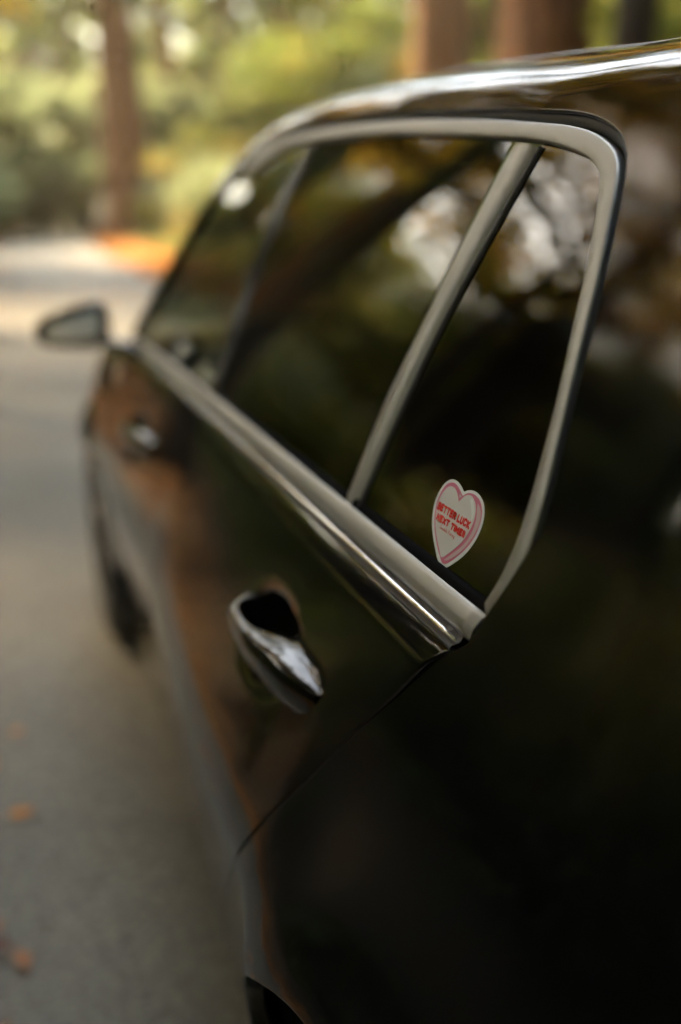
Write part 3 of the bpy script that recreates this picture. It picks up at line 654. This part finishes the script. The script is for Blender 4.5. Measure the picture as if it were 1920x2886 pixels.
L(M['road'], ramp(M['road'], _fine, [(.32, (.45, .45, .45)), (.5, (.9, .9, .9)), (.68, (1.5, 1.5, 1.45))]), _mx.inputs[7])
L(M['road'], _mx.outputs[2], bsdf(M['road']).inputs['Base Color']); bump(M['road'], _fine, .5, .006)
ry = np.r_[np.arange(-60, 90, 1.0), np.arange(90, 222, 3.0)]; rt_ = np.linspace(0, 1, 9); ragged = .12*np.sin(ry*1.9)+.09*np.sin(ry*4.3+1)
Gr = np.stack([np.stack([(RL(ry)-.1+ragged*(1-t))*(1-t)+(RR(ry)+.1+ragged[::-1])*t, ry, gz((RL(ry)+RR(ry))/2, ry)+.006*math.sin(math.pi*t)], 1) for t in rt_], 1)
rd_ = grid_obj('road', Gr, M['road'], None); tag(rd_, kind='structure')

M['verge'] = mat('leafy_verge', (.4, .2, .05), .95); _v = coords(M['verge'])
L(M['verge'], ramp(M['verge'], noise(M['verge'], _v, 2.2, 8, .7), [(.30, (.16, .075, .02)), (.48, (.40, .17, .028)), (.66, (.55, .27, .045)), (.8, (.26, .17, .05))]), bsdf(M['verge']).inputs['Base Color']); bump(M['verge'], noise(M['verge'], _v, 16, 6), .6, .05)
vy = np.r_[np.arange(-40, 84, 1.0)]; vt = np.linspace(0, 1, 10); vw = 5.5+1.2*np.sin(vy*.23)+.5*np.sin(vy*.9)
Gv = np.stack([np.stack([RR(vy)+.02+vw*t, vy, gz(RR(vy)+.02+vw*t, vy)+.02*(1-t)*min(1, t*8)+.004], 1) for t in vt], 1)
vg = grid_obj('verge', Gv, M['verge'], None); tag(vg, kind='structure')

def fast_mesh(name, V, Q, m, tone=None, smooth_=False):
    me = bpy.data.meshes.new(name); V = np.asarray(V, np.float32); Q = np.asarray(Q, np.int32); k = Q.shape[1]
    me.vertices.add(len(V)); me.vertices.foreach_set('co', V.ravel()); me.loops.add(Q.size); me.loops.foreach_set('vertex_index', Q.ravel())
    me.polygons.add(len(Q)); me.polygons.foreach_set('loop_start', np.arange(0, Q.size, k, dtype=np.int32))
    if smooth_: me.polygons.foreach_set('use_smooth', np.ones(len(Q), bool))
    me.materials.append(m); me.update(calc_edges=True)
    if tone is not None:
        a = me.attributes.new('tone', 'FLOAT', 'FACE'); a.data.foreach_set('value', np.asarray(tone, np.float32))
    return me
def leaf_cards(P, size, nrm_up, g, aspect=.62):
    """one pointed leaf (a folded rhombus) per point"""
    n = len(P); az = g.uniform(0, 2*math.pi, n); size = size*g.uniform(.6, 1.4, n)
    t = np.stack([np.cos(az), np.sin(az), g.normal(-.25, .35, n)], 1); t /= np.linalg.norm(t, axis=1, keepdims=True)
    up = np.stack([g.normal(0, 1-nrm_up, n), g.normal(0, 1-nrm_up, n), np.ones(n)], 1)
    s = np.cross(t, up); s /= np.linalg.norm(s, axis=1, keepdims=True)+1e-9
    nn = np.cross(s, t)
    V = np.stack([P, P+t*size[:, None]*.45+s*(size*aspect*.5)[:, None]+nn*(size*.08)[:, None], P+t*size[:, None], P+t*size[:, None]*.45-s*(size*aspect*.5)[:, None]+nn*(size*.08)[:, None]], 1).reshape(-1, 3)
    return V, np.arange(4*n).reshape(n, 4)
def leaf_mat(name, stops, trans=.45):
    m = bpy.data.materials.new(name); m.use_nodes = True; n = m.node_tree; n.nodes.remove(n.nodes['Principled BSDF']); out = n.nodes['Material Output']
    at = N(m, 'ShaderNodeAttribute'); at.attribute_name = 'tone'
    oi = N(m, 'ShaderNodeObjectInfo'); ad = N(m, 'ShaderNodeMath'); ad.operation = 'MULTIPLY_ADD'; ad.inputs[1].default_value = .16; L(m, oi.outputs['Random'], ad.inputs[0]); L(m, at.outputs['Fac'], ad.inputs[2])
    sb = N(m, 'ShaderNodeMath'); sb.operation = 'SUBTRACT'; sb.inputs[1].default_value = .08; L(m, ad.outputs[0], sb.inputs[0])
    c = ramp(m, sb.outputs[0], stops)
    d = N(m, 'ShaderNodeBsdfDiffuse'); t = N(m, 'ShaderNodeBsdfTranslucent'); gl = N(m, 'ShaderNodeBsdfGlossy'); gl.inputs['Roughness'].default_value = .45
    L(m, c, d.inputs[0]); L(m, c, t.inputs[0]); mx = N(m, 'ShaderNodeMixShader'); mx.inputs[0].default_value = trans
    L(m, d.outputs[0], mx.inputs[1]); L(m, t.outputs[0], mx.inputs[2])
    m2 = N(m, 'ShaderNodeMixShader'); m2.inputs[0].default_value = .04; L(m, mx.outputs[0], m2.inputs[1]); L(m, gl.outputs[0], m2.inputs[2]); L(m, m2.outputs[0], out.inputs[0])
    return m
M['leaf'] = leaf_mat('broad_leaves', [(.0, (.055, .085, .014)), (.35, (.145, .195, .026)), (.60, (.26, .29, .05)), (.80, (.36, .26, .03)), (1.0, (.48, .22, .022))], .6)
M['leaf_yellow'] = leaf_mat('yellow_leaves', [(.0, (.10, .13, .025)), (.25, (.40, .33, .03)), (.6, (.62, .38, .02)), (.85, (.55, .24, .02)), (1.0, (.40, .12, .015))], .68)
M['needles'] = leaf_mat('conifer_sprays', [(.0, (.022, .040, .016)), (.5, (.045, .075, .024)), (.85, (.09, .11, .03)), (1.0, (.22, .12, .03))], .3)
M['pale'] = leaf_mat('pale_shrub_leaves', [(.0, (.11, .14, .05)), (.5, (.25, .30, .13)), (1.0, (.40, .44, .21))], .68)
M['dead'] = leaf_mat('fallen_leaves', [(.0, (.12, .045, .014)), (.4, (.38, .135, .018)), (.7, (.56, .22, .02)), (1.0, (.50, .30, .06))], .2)
def bark(name, c0, c1, c2):
    m = mat(name, c1, .95); v = coords(m, (5, 5, .28)); f = noise(m, v, 1.6, 8, .65)
    L(m, ramp(m, f, [(.32, c0), (.5, c1), (.70, c2)]), bsdf(m).inputs['Base Color']); bump(m, f, .9, .12); return m
M['bark'] = bark('redwood_bark', (.024, .008, .0012), (.095, .036, .004), (.16, .068, .009))
M['bark_dark'] = bark('dark_bark', (.010, .008, .006), (.030, .022, .015), (.06, .045, .03))
M['bark_grey'] = bark('maple_bark', (.012, .010, .006), (.035, .026, .014), (.06, .05, .03))

class Tubes:
    def __init__(s): s.V = []; s.Q = []; s.n = 0
    def add(s, path, rad, ns=8):
        G = tube(path, rad, ns); k = len(G); i = np.arange(k*ns).reshape(k, ns)+s.n
        q = np.stack([i[:-1], np.roll(i, -1, 1)[:-1], np.roll(i, -1, 1)[1:], i[1:]], -1).reshape(-1, 4)
        s.V.append(G.reshape(-1, 3)); s.Q.append(q); s.n += k*ns
    def mesh(s, name, m): return fast_mesh(name, np.vstack(s.V), np.vstack(s.Q), m, smooth_=True)
def redwood(seed, H, dia, crown0, mk, nbr=64, per=230):
    g = np.random.default_rng(seed); ns = 40; zs = np.r_[np.linspace(-.6, 4, 14), np.linspace(5, H, 22)]; th = np.linspace(0, 2*math.pi, ns, endpoint=False)
    fl = np.zeros((len(zs), ns)); ph = g.uniform(0, 6.28, 6)
    for k, f in enumerate((3, 5, 7, 11, 14, 19)): fl += (.07/(1+k*.55))*np.sin(f*th[None]+ph[k]+.10*zs[:, None]*math.sin(k+1.))
    r = .5*dia*(1-(np.maximum(zs, 0)/H)**.9*.88)*(1+.42*np.exp(-np.maximum(zs, 0)/1.3))
    lx, ly = .15*np.sin(zs*.11+ph[0]), .15*np.sin(zs*.13+ph[1])
    G = np.stack([lx[:, None]+r[:, None]*(1+fl)*np.cos(th), ly[:, None]+r[:, None]*(1+fl)*np.sin(th), np.repeat(zs[:, None], ns, 1)], -1)
    i = np.arange(G.shape[0]*ns).reshape(-1, ns); q = np.stack([i[:-1], np.roll(i, -1, 1)[:-1], np.roll(i, -1, 1)[1:], i[1:]], -1).reshape(-1, 4)
    trunk = fast_mesh('trunk', G.reshape(-1, 3), q, M[mk], smooth_=True)
    T = Tubes(); LP = []
    for b in range(nbr):
        z0 = crown0+(H-crown0)*(b/nbr)**1.15; az = b*2.4+g.uniform(-.4, .4); Lb = (1.5+4.2*(1-(z0-crown0)/(H-crown0+1e-6)))*g.uniform(.6, 1.15)
        d = np.array([math.cos(az), math.sin(az), 0]); s = np.linspace(0, 1, 7)
        path = np.array([0, 0, z0])+d*(s*Lb)[:, None]+np.array([0, 0, 1])*(.25*s-.9*s**2*g.uniform(.5, 1.2))[:, None]*Lb*.5
        T.add(path, np.interp(s, [0, 1], [.075, .012]), 5)
        n = per; u = g.uniform(.18, 1.02, n)**.8; side = g.normal(0, .32, n)*Lb*.30*(1.15-u*.6); c = np.stack([np.interp(u, s, path[:, k]) for k in range(3)], 1)
        c += np.array([-d[1], d[0], 0])*side[:, None]; c[:, 2] += -np.abs(side)*.35-np.abs(g.normal(0, .22, n)); LP.append(c)
    P = np.vstack(LP); V, Q = leaf_cards(P, .36, .45, g, .42)
    cl = np.sin(P[:, 0]*1.7+seed)*np.sin(P[:, 1]*1.5)*np.sin(P[:, 2]*1.1)
    crown = fast_mesh('crown', V, Q, M['needles'], np.clip(g.normal(.45, .22, len(P))+.2*cl, 0, 1))
    return dict(trunk=trunk, limbs=T.mesh('limbs', M[mk]), crown=crown)
def maple(seed, H, spread, mk, leafm, tone, nleaf=16000, size=.17, base=.30):
    g = np.random.default_rng(seed); T = Tubes(); tips = []
    lean = g.normal(0, .12, 2); s = np.linspace(0, 1, 10)
    tp = np.stack([lean[0]*H*s**1.5, lean[1]*H*s**1.5, H*.8*s-.3*(s == 0)], 1); T.add(tp, np.interp(s, [0, .1, 1], [.19, .14, .03])*H/9, 10)
    nl = 13
    for k in range(nl):
        u = base+(.97-base)*k/(nl-1); p0 = np.array([np.interp(u, s, tp[:, j]) for j in range(3)]); az = k*2.4+g.uniform(-.5, .5)
        Lb = spread*(1.15-.65*u)*g.uniform(.7, 1.2); d = np.array([math.cos(az), math.sin(az), g.uniform(.25, .8)])
        q = np.linspace(0, 1, 7); path = p0+d*(q*Lb)[:, None]+np.stack([.25*np.sin(q*4+k), .25*np.sin(q*3+k*2), -.22*Lb*q**2], 1)*q[:, None]
        T.add(path, np.interp(q, [0, 1], [.065, .012])*H/9, 6)
        for m_ in range(6):
            u2 = g.uniform(.3, 1); c0 = np.array([np.interp(u2, q, path[:, j]) for j in range(3)]); d2 = np.array([*g.normal(0, 1, 2), g.uniform(-.2, .5)]); d2 /= np.linalg.norm(d2)
            L2 = Lb*g.uniform(.25, .45); p2 = c0+d2*(np.linspace(0, 1, 4)*L2)[:, None]; T.add(p2, np.linspace(.018, .006, 4)*H/9, 4)
            tips.append((p2[-1], p2[1], g.uniform(.5, 1.0)*spread*.22, g.normal(0, .12)))
    per = nleaf//len(tips); LP, TN = [], []
    for a, b_, r, dt in tips:
        u = g.uniform(0, 1, per)[:, None]; c = a*u+b_*(1-u); c = c+g.normal(0, 1, (per, 3))*[r*.6, r*.6, r*.28]; LP.append(c); TN.append(np.clip(g.normal(tone+dt, .16, per), 0, 1))
    P = np.vstack(LP); V, Q = leaf_cards(P, size, .5, g, .85)
    return dict(trunk=T.mesh('trunk', M[mk]), crown=fast_mesh('crown', V, Q, M[leafm], np.concatenate(TN)))
def shrub(seed, h, r, leafm, tone, n=5200, size=.11):
    g = np.random.default_rng(seed); T = Tubes(); LP = []
    for k in range(22):
        az = g.uniform(0, 6.28); rr = r*g.uniform(.3, 1); d = np.array([math.cos(az)*rr, math.sin(az)*rr, h*g.uniform(.55, 1.05)]); q = np.linspace(0, 1, 6)
        path = np.stack([d[0]*q**1.3, d[1]*q**1.3, d[2]*q**.8-.1*(q == 0)], 1); T.add(path, np.linspace(.02, .005, 6), 4)
        u = g.uniform(.3, 1.05, n//22); c = np.stack([np.interp(u, q, path[:, j]) for j in range(3)], 1)+g.normal(0, .16*r, (n//22, 3)); c[:, 2] = np.maximum(c[:, 2], .03); LP.append(c)
    P = np.vstack(LP); V, Q = leaf_cards(P, size, .4, g, .7)
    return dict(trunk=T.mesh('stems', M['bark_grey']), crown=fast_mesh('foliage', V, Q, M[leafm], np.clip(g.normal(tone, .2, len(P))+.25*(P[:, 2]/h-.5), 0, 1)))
def place(name, meshes, x, y, label, cat, group=None, sc=1., rz=None, sz=None):
    rz = rng.uniform(0, 6.28) if rz is None else rz
    o = bpy.data.objects.new(name, None); COL.objects.link(o); o.location = (x, y, float(gz(x, y))-.03); o.rotation_euler = (0, 0, rz); o.scale = (sc, sc, sz or sc)
    for k, me in meshes.items():
        c = bpy.data.objects.new({'stems': 'stem'}.get(me.name.split('.')[0], me.name.split('.')[0]), me); COL.objects.link(c); c.parent = o
    return tag(o, label, cat, group)
def pol(az, d): return CAM[0]+d*math.sin(R(az)), CAM[1]+d*math.cos(R(az))

RW = [redwood(11, 44, 2.0, 11, 'bark'), redwood(12, 40, 1.9, 12, 'bark'), redwood(13, 36, 1.2, 15, 'bark', 56, 240), redwood(14, 30, .62, 10, 'bark_dark', 56, 220)]
MP = [maple(21, 10, 4.2, 'bark_grey', 'leaf', .48), maple(22, 9, 3.8, 'bark_grey', 'leaf', .54), maple(23, 11, 4.6, 'bark_grey', 'leaf_yellow', .55, 15000), maple(24, 9, 4.4, 'bark_grey', 'leaf', .40, 42000, .19, .28), maple(25, 15, 4.6, 'bark_grey', 'leaf_yellow', .50, 4200, .21, .50), maple(26, 9, 5.0, 'bark_grey', 'pale', .55, 26000, .26, .08), maple(27, 14, 4.6, 'bark_grey', 'leaf_yellow', .45, 9000, .20, .45)]
SH = [shrub(31, 1.5, 1.1, 'leaf', .45), shrub(32, 2.4, 1.5, 'pale', .55, 7000, .13), shrub(33, 1.1, 1.0, 'leaf', .75)]

# -- the big trunks that can be told apart
x, y = pol(7.1, 56); place('redwood_tree', RW[0], x, y, 'red-brown redwood trunk standing beside the far end of the road', 'tree', sc=1.25, sz=1.0)
x, y = pol(23.4, 36); place('redwood_tree', RW[1], x, y, 'orange-brown redwood trunk above the middle of the car roof', 'tree', sc=1.15, sz=1.0)
x, y = pol(29.2, 18); place('redwood_tree', RW[0], x, y, 'broad dark redwood trunk above the rear of the car roof', 'tree', sc=.84, sz=.8, rz=2.2)
x, y = pol(19.0, 58); place('redwood_tree', RW[1], x, y, 'distant reddish trunk between the bright spots and the orange trunk', 'tree', sc=1.0, rz=1.)
x, y = pol(12.4, 60); place('redwood_tree', RW[2], x, y, 'thin brown trunk rising above the front of the roof', 'tree', sc=.75)
x, y = pol(9.4, 66); place('redwood_tree', RW[2], x, y, 'brown trunk just behind the roadside redwood', 'tree', sc=1.1)
# trunks across the road, seen mirrored in the side glass
x, y = pol(-12.0, 27); place('redwood_tree', RW[2], x, y, 'brown trunk mirrored as a slanting band in the rear door glass', 'tree', sc=1.05)
x, y = pol(-23.6, 13); place('dark_tree', RW[3], x, y, 'black trunk mirrored as a dark slanting band in the quarter glass', 'tree', sc=1.2, sz=1.1)
def where(az):
    az = (az+180) % 360-180
    for lim, t in ((-75, 'beside the car, out of view'), (-3, 'across the road, mirrored in the car'), (5.6, 'left of the roadside redwood'), (13, 'just right of the roadside redwood'), (22, 'above the front half of the roof'), (39, 'above the rear half of the roof')):
        if az < lim: return t
    return 'beside the car, out of view'
gR = 'redwoods of the surrounding forest'
for az, d, k, s in ((15.5, 72, 1, 1.), (33.5, 52, 0, .9), (26, 64, 2, 1.2), (38, 30, 2, 1.1), (44, 44, 0, 1.), (21, 88, 0, 1.1), (31, 84, 1, 1.1), (-2, 92, 0, 1.), (2.2, 88, 1, 1.), (4.6, 98, 0, 1.), (-17, 88, 2, 1.2),
                    (-31, 74, 1, .9), (-38, 40, 2, 1.), (-42, 34, 0, .9), 
                    (125, 18, 0, .9), (95, 14, 1, .9), (70, 16, 2, 1.2), (56, 24, 0, .9), (84, 34, 1, 1.)):
    x, y = pol(az, d); place('redwood_tree', RW[k], x, y, 'blurred redwood '+where(az), 'tree', gR+' '+where(az), s)
gM = 'understorey trees around the road'
for az, d, k, s in ((13, 50, 1, 1.), (10, 76, 0, 1.2), (17, 44, 0, 1.1), (27, 42, 3, 1.2), (34, 34, 0, 1.), (37, 20, 1, .9), (24, 55, 2, .9), (30, 60, 0, 1.3), (16, 62, 2, .9), (-3, 70, 0, 1.2),
                    (-5.5, 50, 1, 1.), (-8.5, 52, 0, 1.), (-13, 50, 3, 1.1), (-16.5, 44, 0, 1.), (-20, 46, 1, 1.), (-24, 36, 3, 1.), (-29, 32, 0, .9), (-27, 56, 2, 1.), (-34, 26, 3, .9), (-45, 24, 1, 1.), (-55, 20, 0, 1.), (-72, 13, 3, 1.1), (-95, 18, 0, 1.),
                    (-78, 5.0, 3, .95), (-112, 4.6, 3, 1.), (-150, 4.2, 3, 1.05), (150, 8, 3, 1.1), (135, 6, 3, 1.), (104, 6.2, 3, 1.), (76, 7, 3, 1.), (58, 9, 0, 1.), (48, 16, 3, 1.), (80, 22, 1, 1.2), (160, 13, 3, 1.), (192, 16, 3, 1.1), (198, 12, 3, 1.), (206, 17, 3, 1.), (170, 25, 0, 1.3), (190, 26, 0, 1.3), (.3, 64, 5, 1.), (3.0, 70, 5, 1.1), (5.0, 86, 5, 1.2), (-2.5, 62, 5, 1.), (1.5, 90, 5, 1.3), (7.5, 92, 5, 1.3), (10.8, 62, 5, 1.), (14.2, 56, 5, .9), (12.5, 84, 5, 1.4), (17.5, 80, 0, 1.5), (22, 70, 5, 1.2), (28, 72, 0, 1.5), (25, 46, 0, 1.1), (33, 48, 0, 1.3),  # dense near and rear trees, unseen, added to shade the car and darken its mirror
                    (-17, 31, 1, 1.0), (-21.5, 35, 0, 1.1), (-25.5, 29, 1, .9), (-13.5, 36, 0, 1.15), (-30, 24, 0, 1.1), (-9, 38, 1, 1.2), (-11.2, 31, 0, 1.35), (-28, 22, 1, 1.15), (-22.5, 30, 0, 1.05), (-33, 26, 0, 1.2)):
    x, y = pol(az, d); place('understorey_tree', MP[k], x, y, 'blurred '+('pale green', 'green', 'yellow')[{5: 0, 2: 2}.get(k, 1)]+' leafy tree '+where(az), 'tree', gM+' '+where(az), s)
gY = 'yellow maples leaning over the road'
for az, d, k, s in ((-21, 19, 4, 1.05), (43, 8.5, 4, .85), (52, 6.5, 4, .85), (-62, 6, 6, .85), (-9.5, 9.8, 4, .85), (-5.8, 15, 4, 1.), (39, 13, 4, .95), (-6, 19, 4, 1.05), (-4.6, 27, 4, 1.), (-34, 11, 4, .9), (33, 9.5, 4, .9), (-52, 8.5, 6, .9), (-70, 7.5, 6, .85)):  # near-left dense ones added for gold reflections and to keep sun off the car
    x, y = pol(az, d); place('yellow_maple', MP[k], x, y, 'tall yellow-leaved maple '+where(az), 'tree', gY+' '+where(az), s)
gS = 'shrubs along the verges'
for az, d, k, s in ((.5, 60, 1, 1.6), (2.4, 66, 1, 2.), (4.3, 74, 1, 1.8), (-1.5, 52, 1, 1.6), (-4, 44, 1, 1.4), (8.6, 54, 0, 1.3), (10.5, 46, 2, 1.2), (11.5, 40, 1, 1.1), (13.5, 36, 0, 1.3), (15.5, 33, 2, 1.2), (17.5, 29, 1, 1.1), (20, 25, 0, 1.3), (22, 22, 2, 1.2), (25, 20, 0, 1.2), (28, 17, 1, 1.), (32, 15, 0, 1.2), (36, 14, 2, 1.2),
                    (-7, 34, 0, 1.3), (-9, 28, 1, 1.2), (-11, 24, 2, 1.1), (-13.5, 20, 0, 1.3), (-16, 17, 1, 1.), (-19, 15, 0, 1.2), (-23, 11, 3, 1.), (-28, 10, 0, 1.1), (-36, 8.5, 0, 1.2), (-48, 8, 0, 1.2), (-65, 7, 0, 1.1), (-90, 7, 0, 1.2), (-120, 7, 0, 1.1), (-38, 6.6, 0, 1.05), (-44, 5.6, 3, .95), (-51, 5.0, 0, 1.), (-58, 4.8, 3, 1.), (-66, 4.5, 0, 1.), (-75, 4.3, 3, 1.05), (-31, 7.4, 0, 1.), (-84, 4.4, 0, 1.)):  # nearest left shrubs added to darken what the lower flank reflects
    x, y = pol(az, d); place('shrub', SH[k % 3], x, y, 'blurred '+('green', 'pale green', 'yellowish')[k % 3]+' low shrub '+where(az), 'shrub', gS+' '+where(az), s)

# -- uncountable masses: the wood farther off and the leaf litter
g = np.random.default_rng(5); n = 100000
az = np.r_[g.uniform(-1.15, 1.1, n-30000), g.uniform(1.1, 5.2, 30000)]; d = g.uniform(78, 150, n); c0 = np.sin(az*23)*.5+np.sin(az*51+1)*.5
hh = g.beta(1.1, 1.4, n)*(14+3*c0+17*smooth(az/.12+.3)); P = np.stack([d*np.sin(az), d*np.cos(az), hh], 1)
P[:, :2] += 1.6*np.stack([np.sin(P[:, 2]*.9+az*70), np.cos(P[:, 2]*.8+az*60)], 1); P[:, 2] += gz(P[:, 0], P[:, 1])
keep = ~((P[:, 0] > RL(P[:, 1])-1.5) & (P[:, 0] < RR(P[:, 1])+1.5) & (hh < 9) & (P[:, 1] < 112)); P = P[keep]
V, Q = leaf_cards(P, 1.3, .25, g, .85); tn = np.clip(.36+.25*np.sin(P[:, 0]*.33+P[:, 2]*.5)*np.sin(P[:, 1]*.21)+g.normal(0, .14, len(P)), 0, 1)
o = bpy.data.objects.new('forest', fast_mesh('forest', V, Q, M['leaf'], tn)); COL.objects.link(o)
tag(o, 'mass of blurred green foliage in the wood beyond the road', 'foliage', kind='stuff')
n = 60000; yy = np.r_[g.uniform(-8, 30, n//2), g.uniform(18, 95, n-n//2)]; sd_ = g.integers(0, 2, n); dd = np.abs(g.normal(0, 1, n))*np.where(sd_ == 0, np.where(yy < 4, .35, .75), 2.0)*np.where(yy > 18, 1.6, 1.)-.3
xx = np.where(sd_ == 0, RL(yy)-dd, RR(yy)+dd)
m2 = 900; y2 = g.uniform(-4, 34, m2); t2 = g.uniform(0, 1, m2); t2 = np.where(t2 < .5, t2**2*2, 1-(1-t2)**2*2); x2 = RL(y2)+(RR(y2)-RL(y2))*t2; ok = ~((x2 > -.42) & (x2 < 2.1) & (y2 > -1) & (y2 < 9)); x2, y2 = x2[ok], y2[ok]
m3 = 46; y3 = .75+g.gamma(1.2, .35, m3); x3 = -.27-np.abs(g.normal(0, .22, m3))
xx, yy = np.r_[xx, x2, x3], np.r_[yy, y2, y3]
onroad = (xx > RL(yy)) & (xx < RR(yy)); zz = gz(xx, yy)+np.where(onroad, .016, .012)+g.uniform(0, .012, len(xx))
V, Q = leaf_cards(np.stack([xx, yy, zz], 1), np.where(yy > 16, .22, .07), .82, g, .58); V[:, 2] = np.maximum(V[:, 2], np.repeat(zz, 4)-.004)
o = bpy.data.objects.new('leaf_litter', fast_mesh('leaf_litter', V, Q, M['dead'], np.clip(g.normal(.5, .25, len(xx)), 0, 1))); COL.objects.link(o)
tag(o, 'orange fallen leaves along the edges of the road', 'leaves', kind='stuff')

# low ferns and herbs covering the forest floor behind the litter
n = 110000; yy = g.uniform(-14, 78, n); sd_ = (g.uniform(0, 1, n) < .35)*1; dd = np.where(sd_ == 0, 1.0, 1.3)+g.gamma(1.3, 4.5, n); xx = np.where(sd_ == 0, RL(yy)-dd, RR(yy)+dd)
patch = np.sin(xx*.8+yy*.5)+np.sin(xx*.37-yy*.9+2)+g.normal(0, .6, n); keep = patch > -1.2; xx, yy, dd = xx[keep], yy[keep], dd[keep]
zz = gz(xx, yy)+g.beta(1.2, 2.2, len(xx))*(.25+.5*smooth((dd-1)/4))
V, Q = leaf_cards(np.stack([xx, yy, zz], 1), .20, .45, g, .35)
o = bpy.data.objects.new('undergrowth', fast_mesh('undergrowth', V, Q, M['leaf'], np.clip(g.normal(.22, .14, len(xx)), 0, 1))); COL.objects.link(o)
tag(o, 'low green ferns and herbs covering the forest floor', 'ground cover', kind='stuff')

# thin warm air between the trees
_lo, _hi = np.array([-440., -320., -3.]), np.array([440., 580., 64.])
hz = mesh_obj('haze', [[(_lo, _hi)[i][0], (_lo, _hi)[j][1], (_lo, _hi)[k][2]] for i in (0, 1) for j in (0, 1) for k in (0, 1)], [(0, 1, 3, 2), (4, 6, 7, 5), (0, 4, 5, 1), (2, 3, 7, 6), (0, 2, 6, 4), (1, 5, 7, 3)], mat('haze', (1, 1, 1)), None, False)
m = hz.data.materials[0]; m.node_tree.nodes.remove(bsdf(m)); pv = N(m, 'ShaderNodeVolumePrincipled'); pv.inputs['Color'].default_value = (1, .86, .62, 1); pv.inputs['Density'].default_value = .0006; pv.inputs['Anisotropy'].default_value = .3
L(m, pv.outputs[0], m.node_tree.nodes['Material Output'].inputs['Volume']); tag(hz, 'thin warm haze filling the air between the trees', 'haze', kind='stuff')
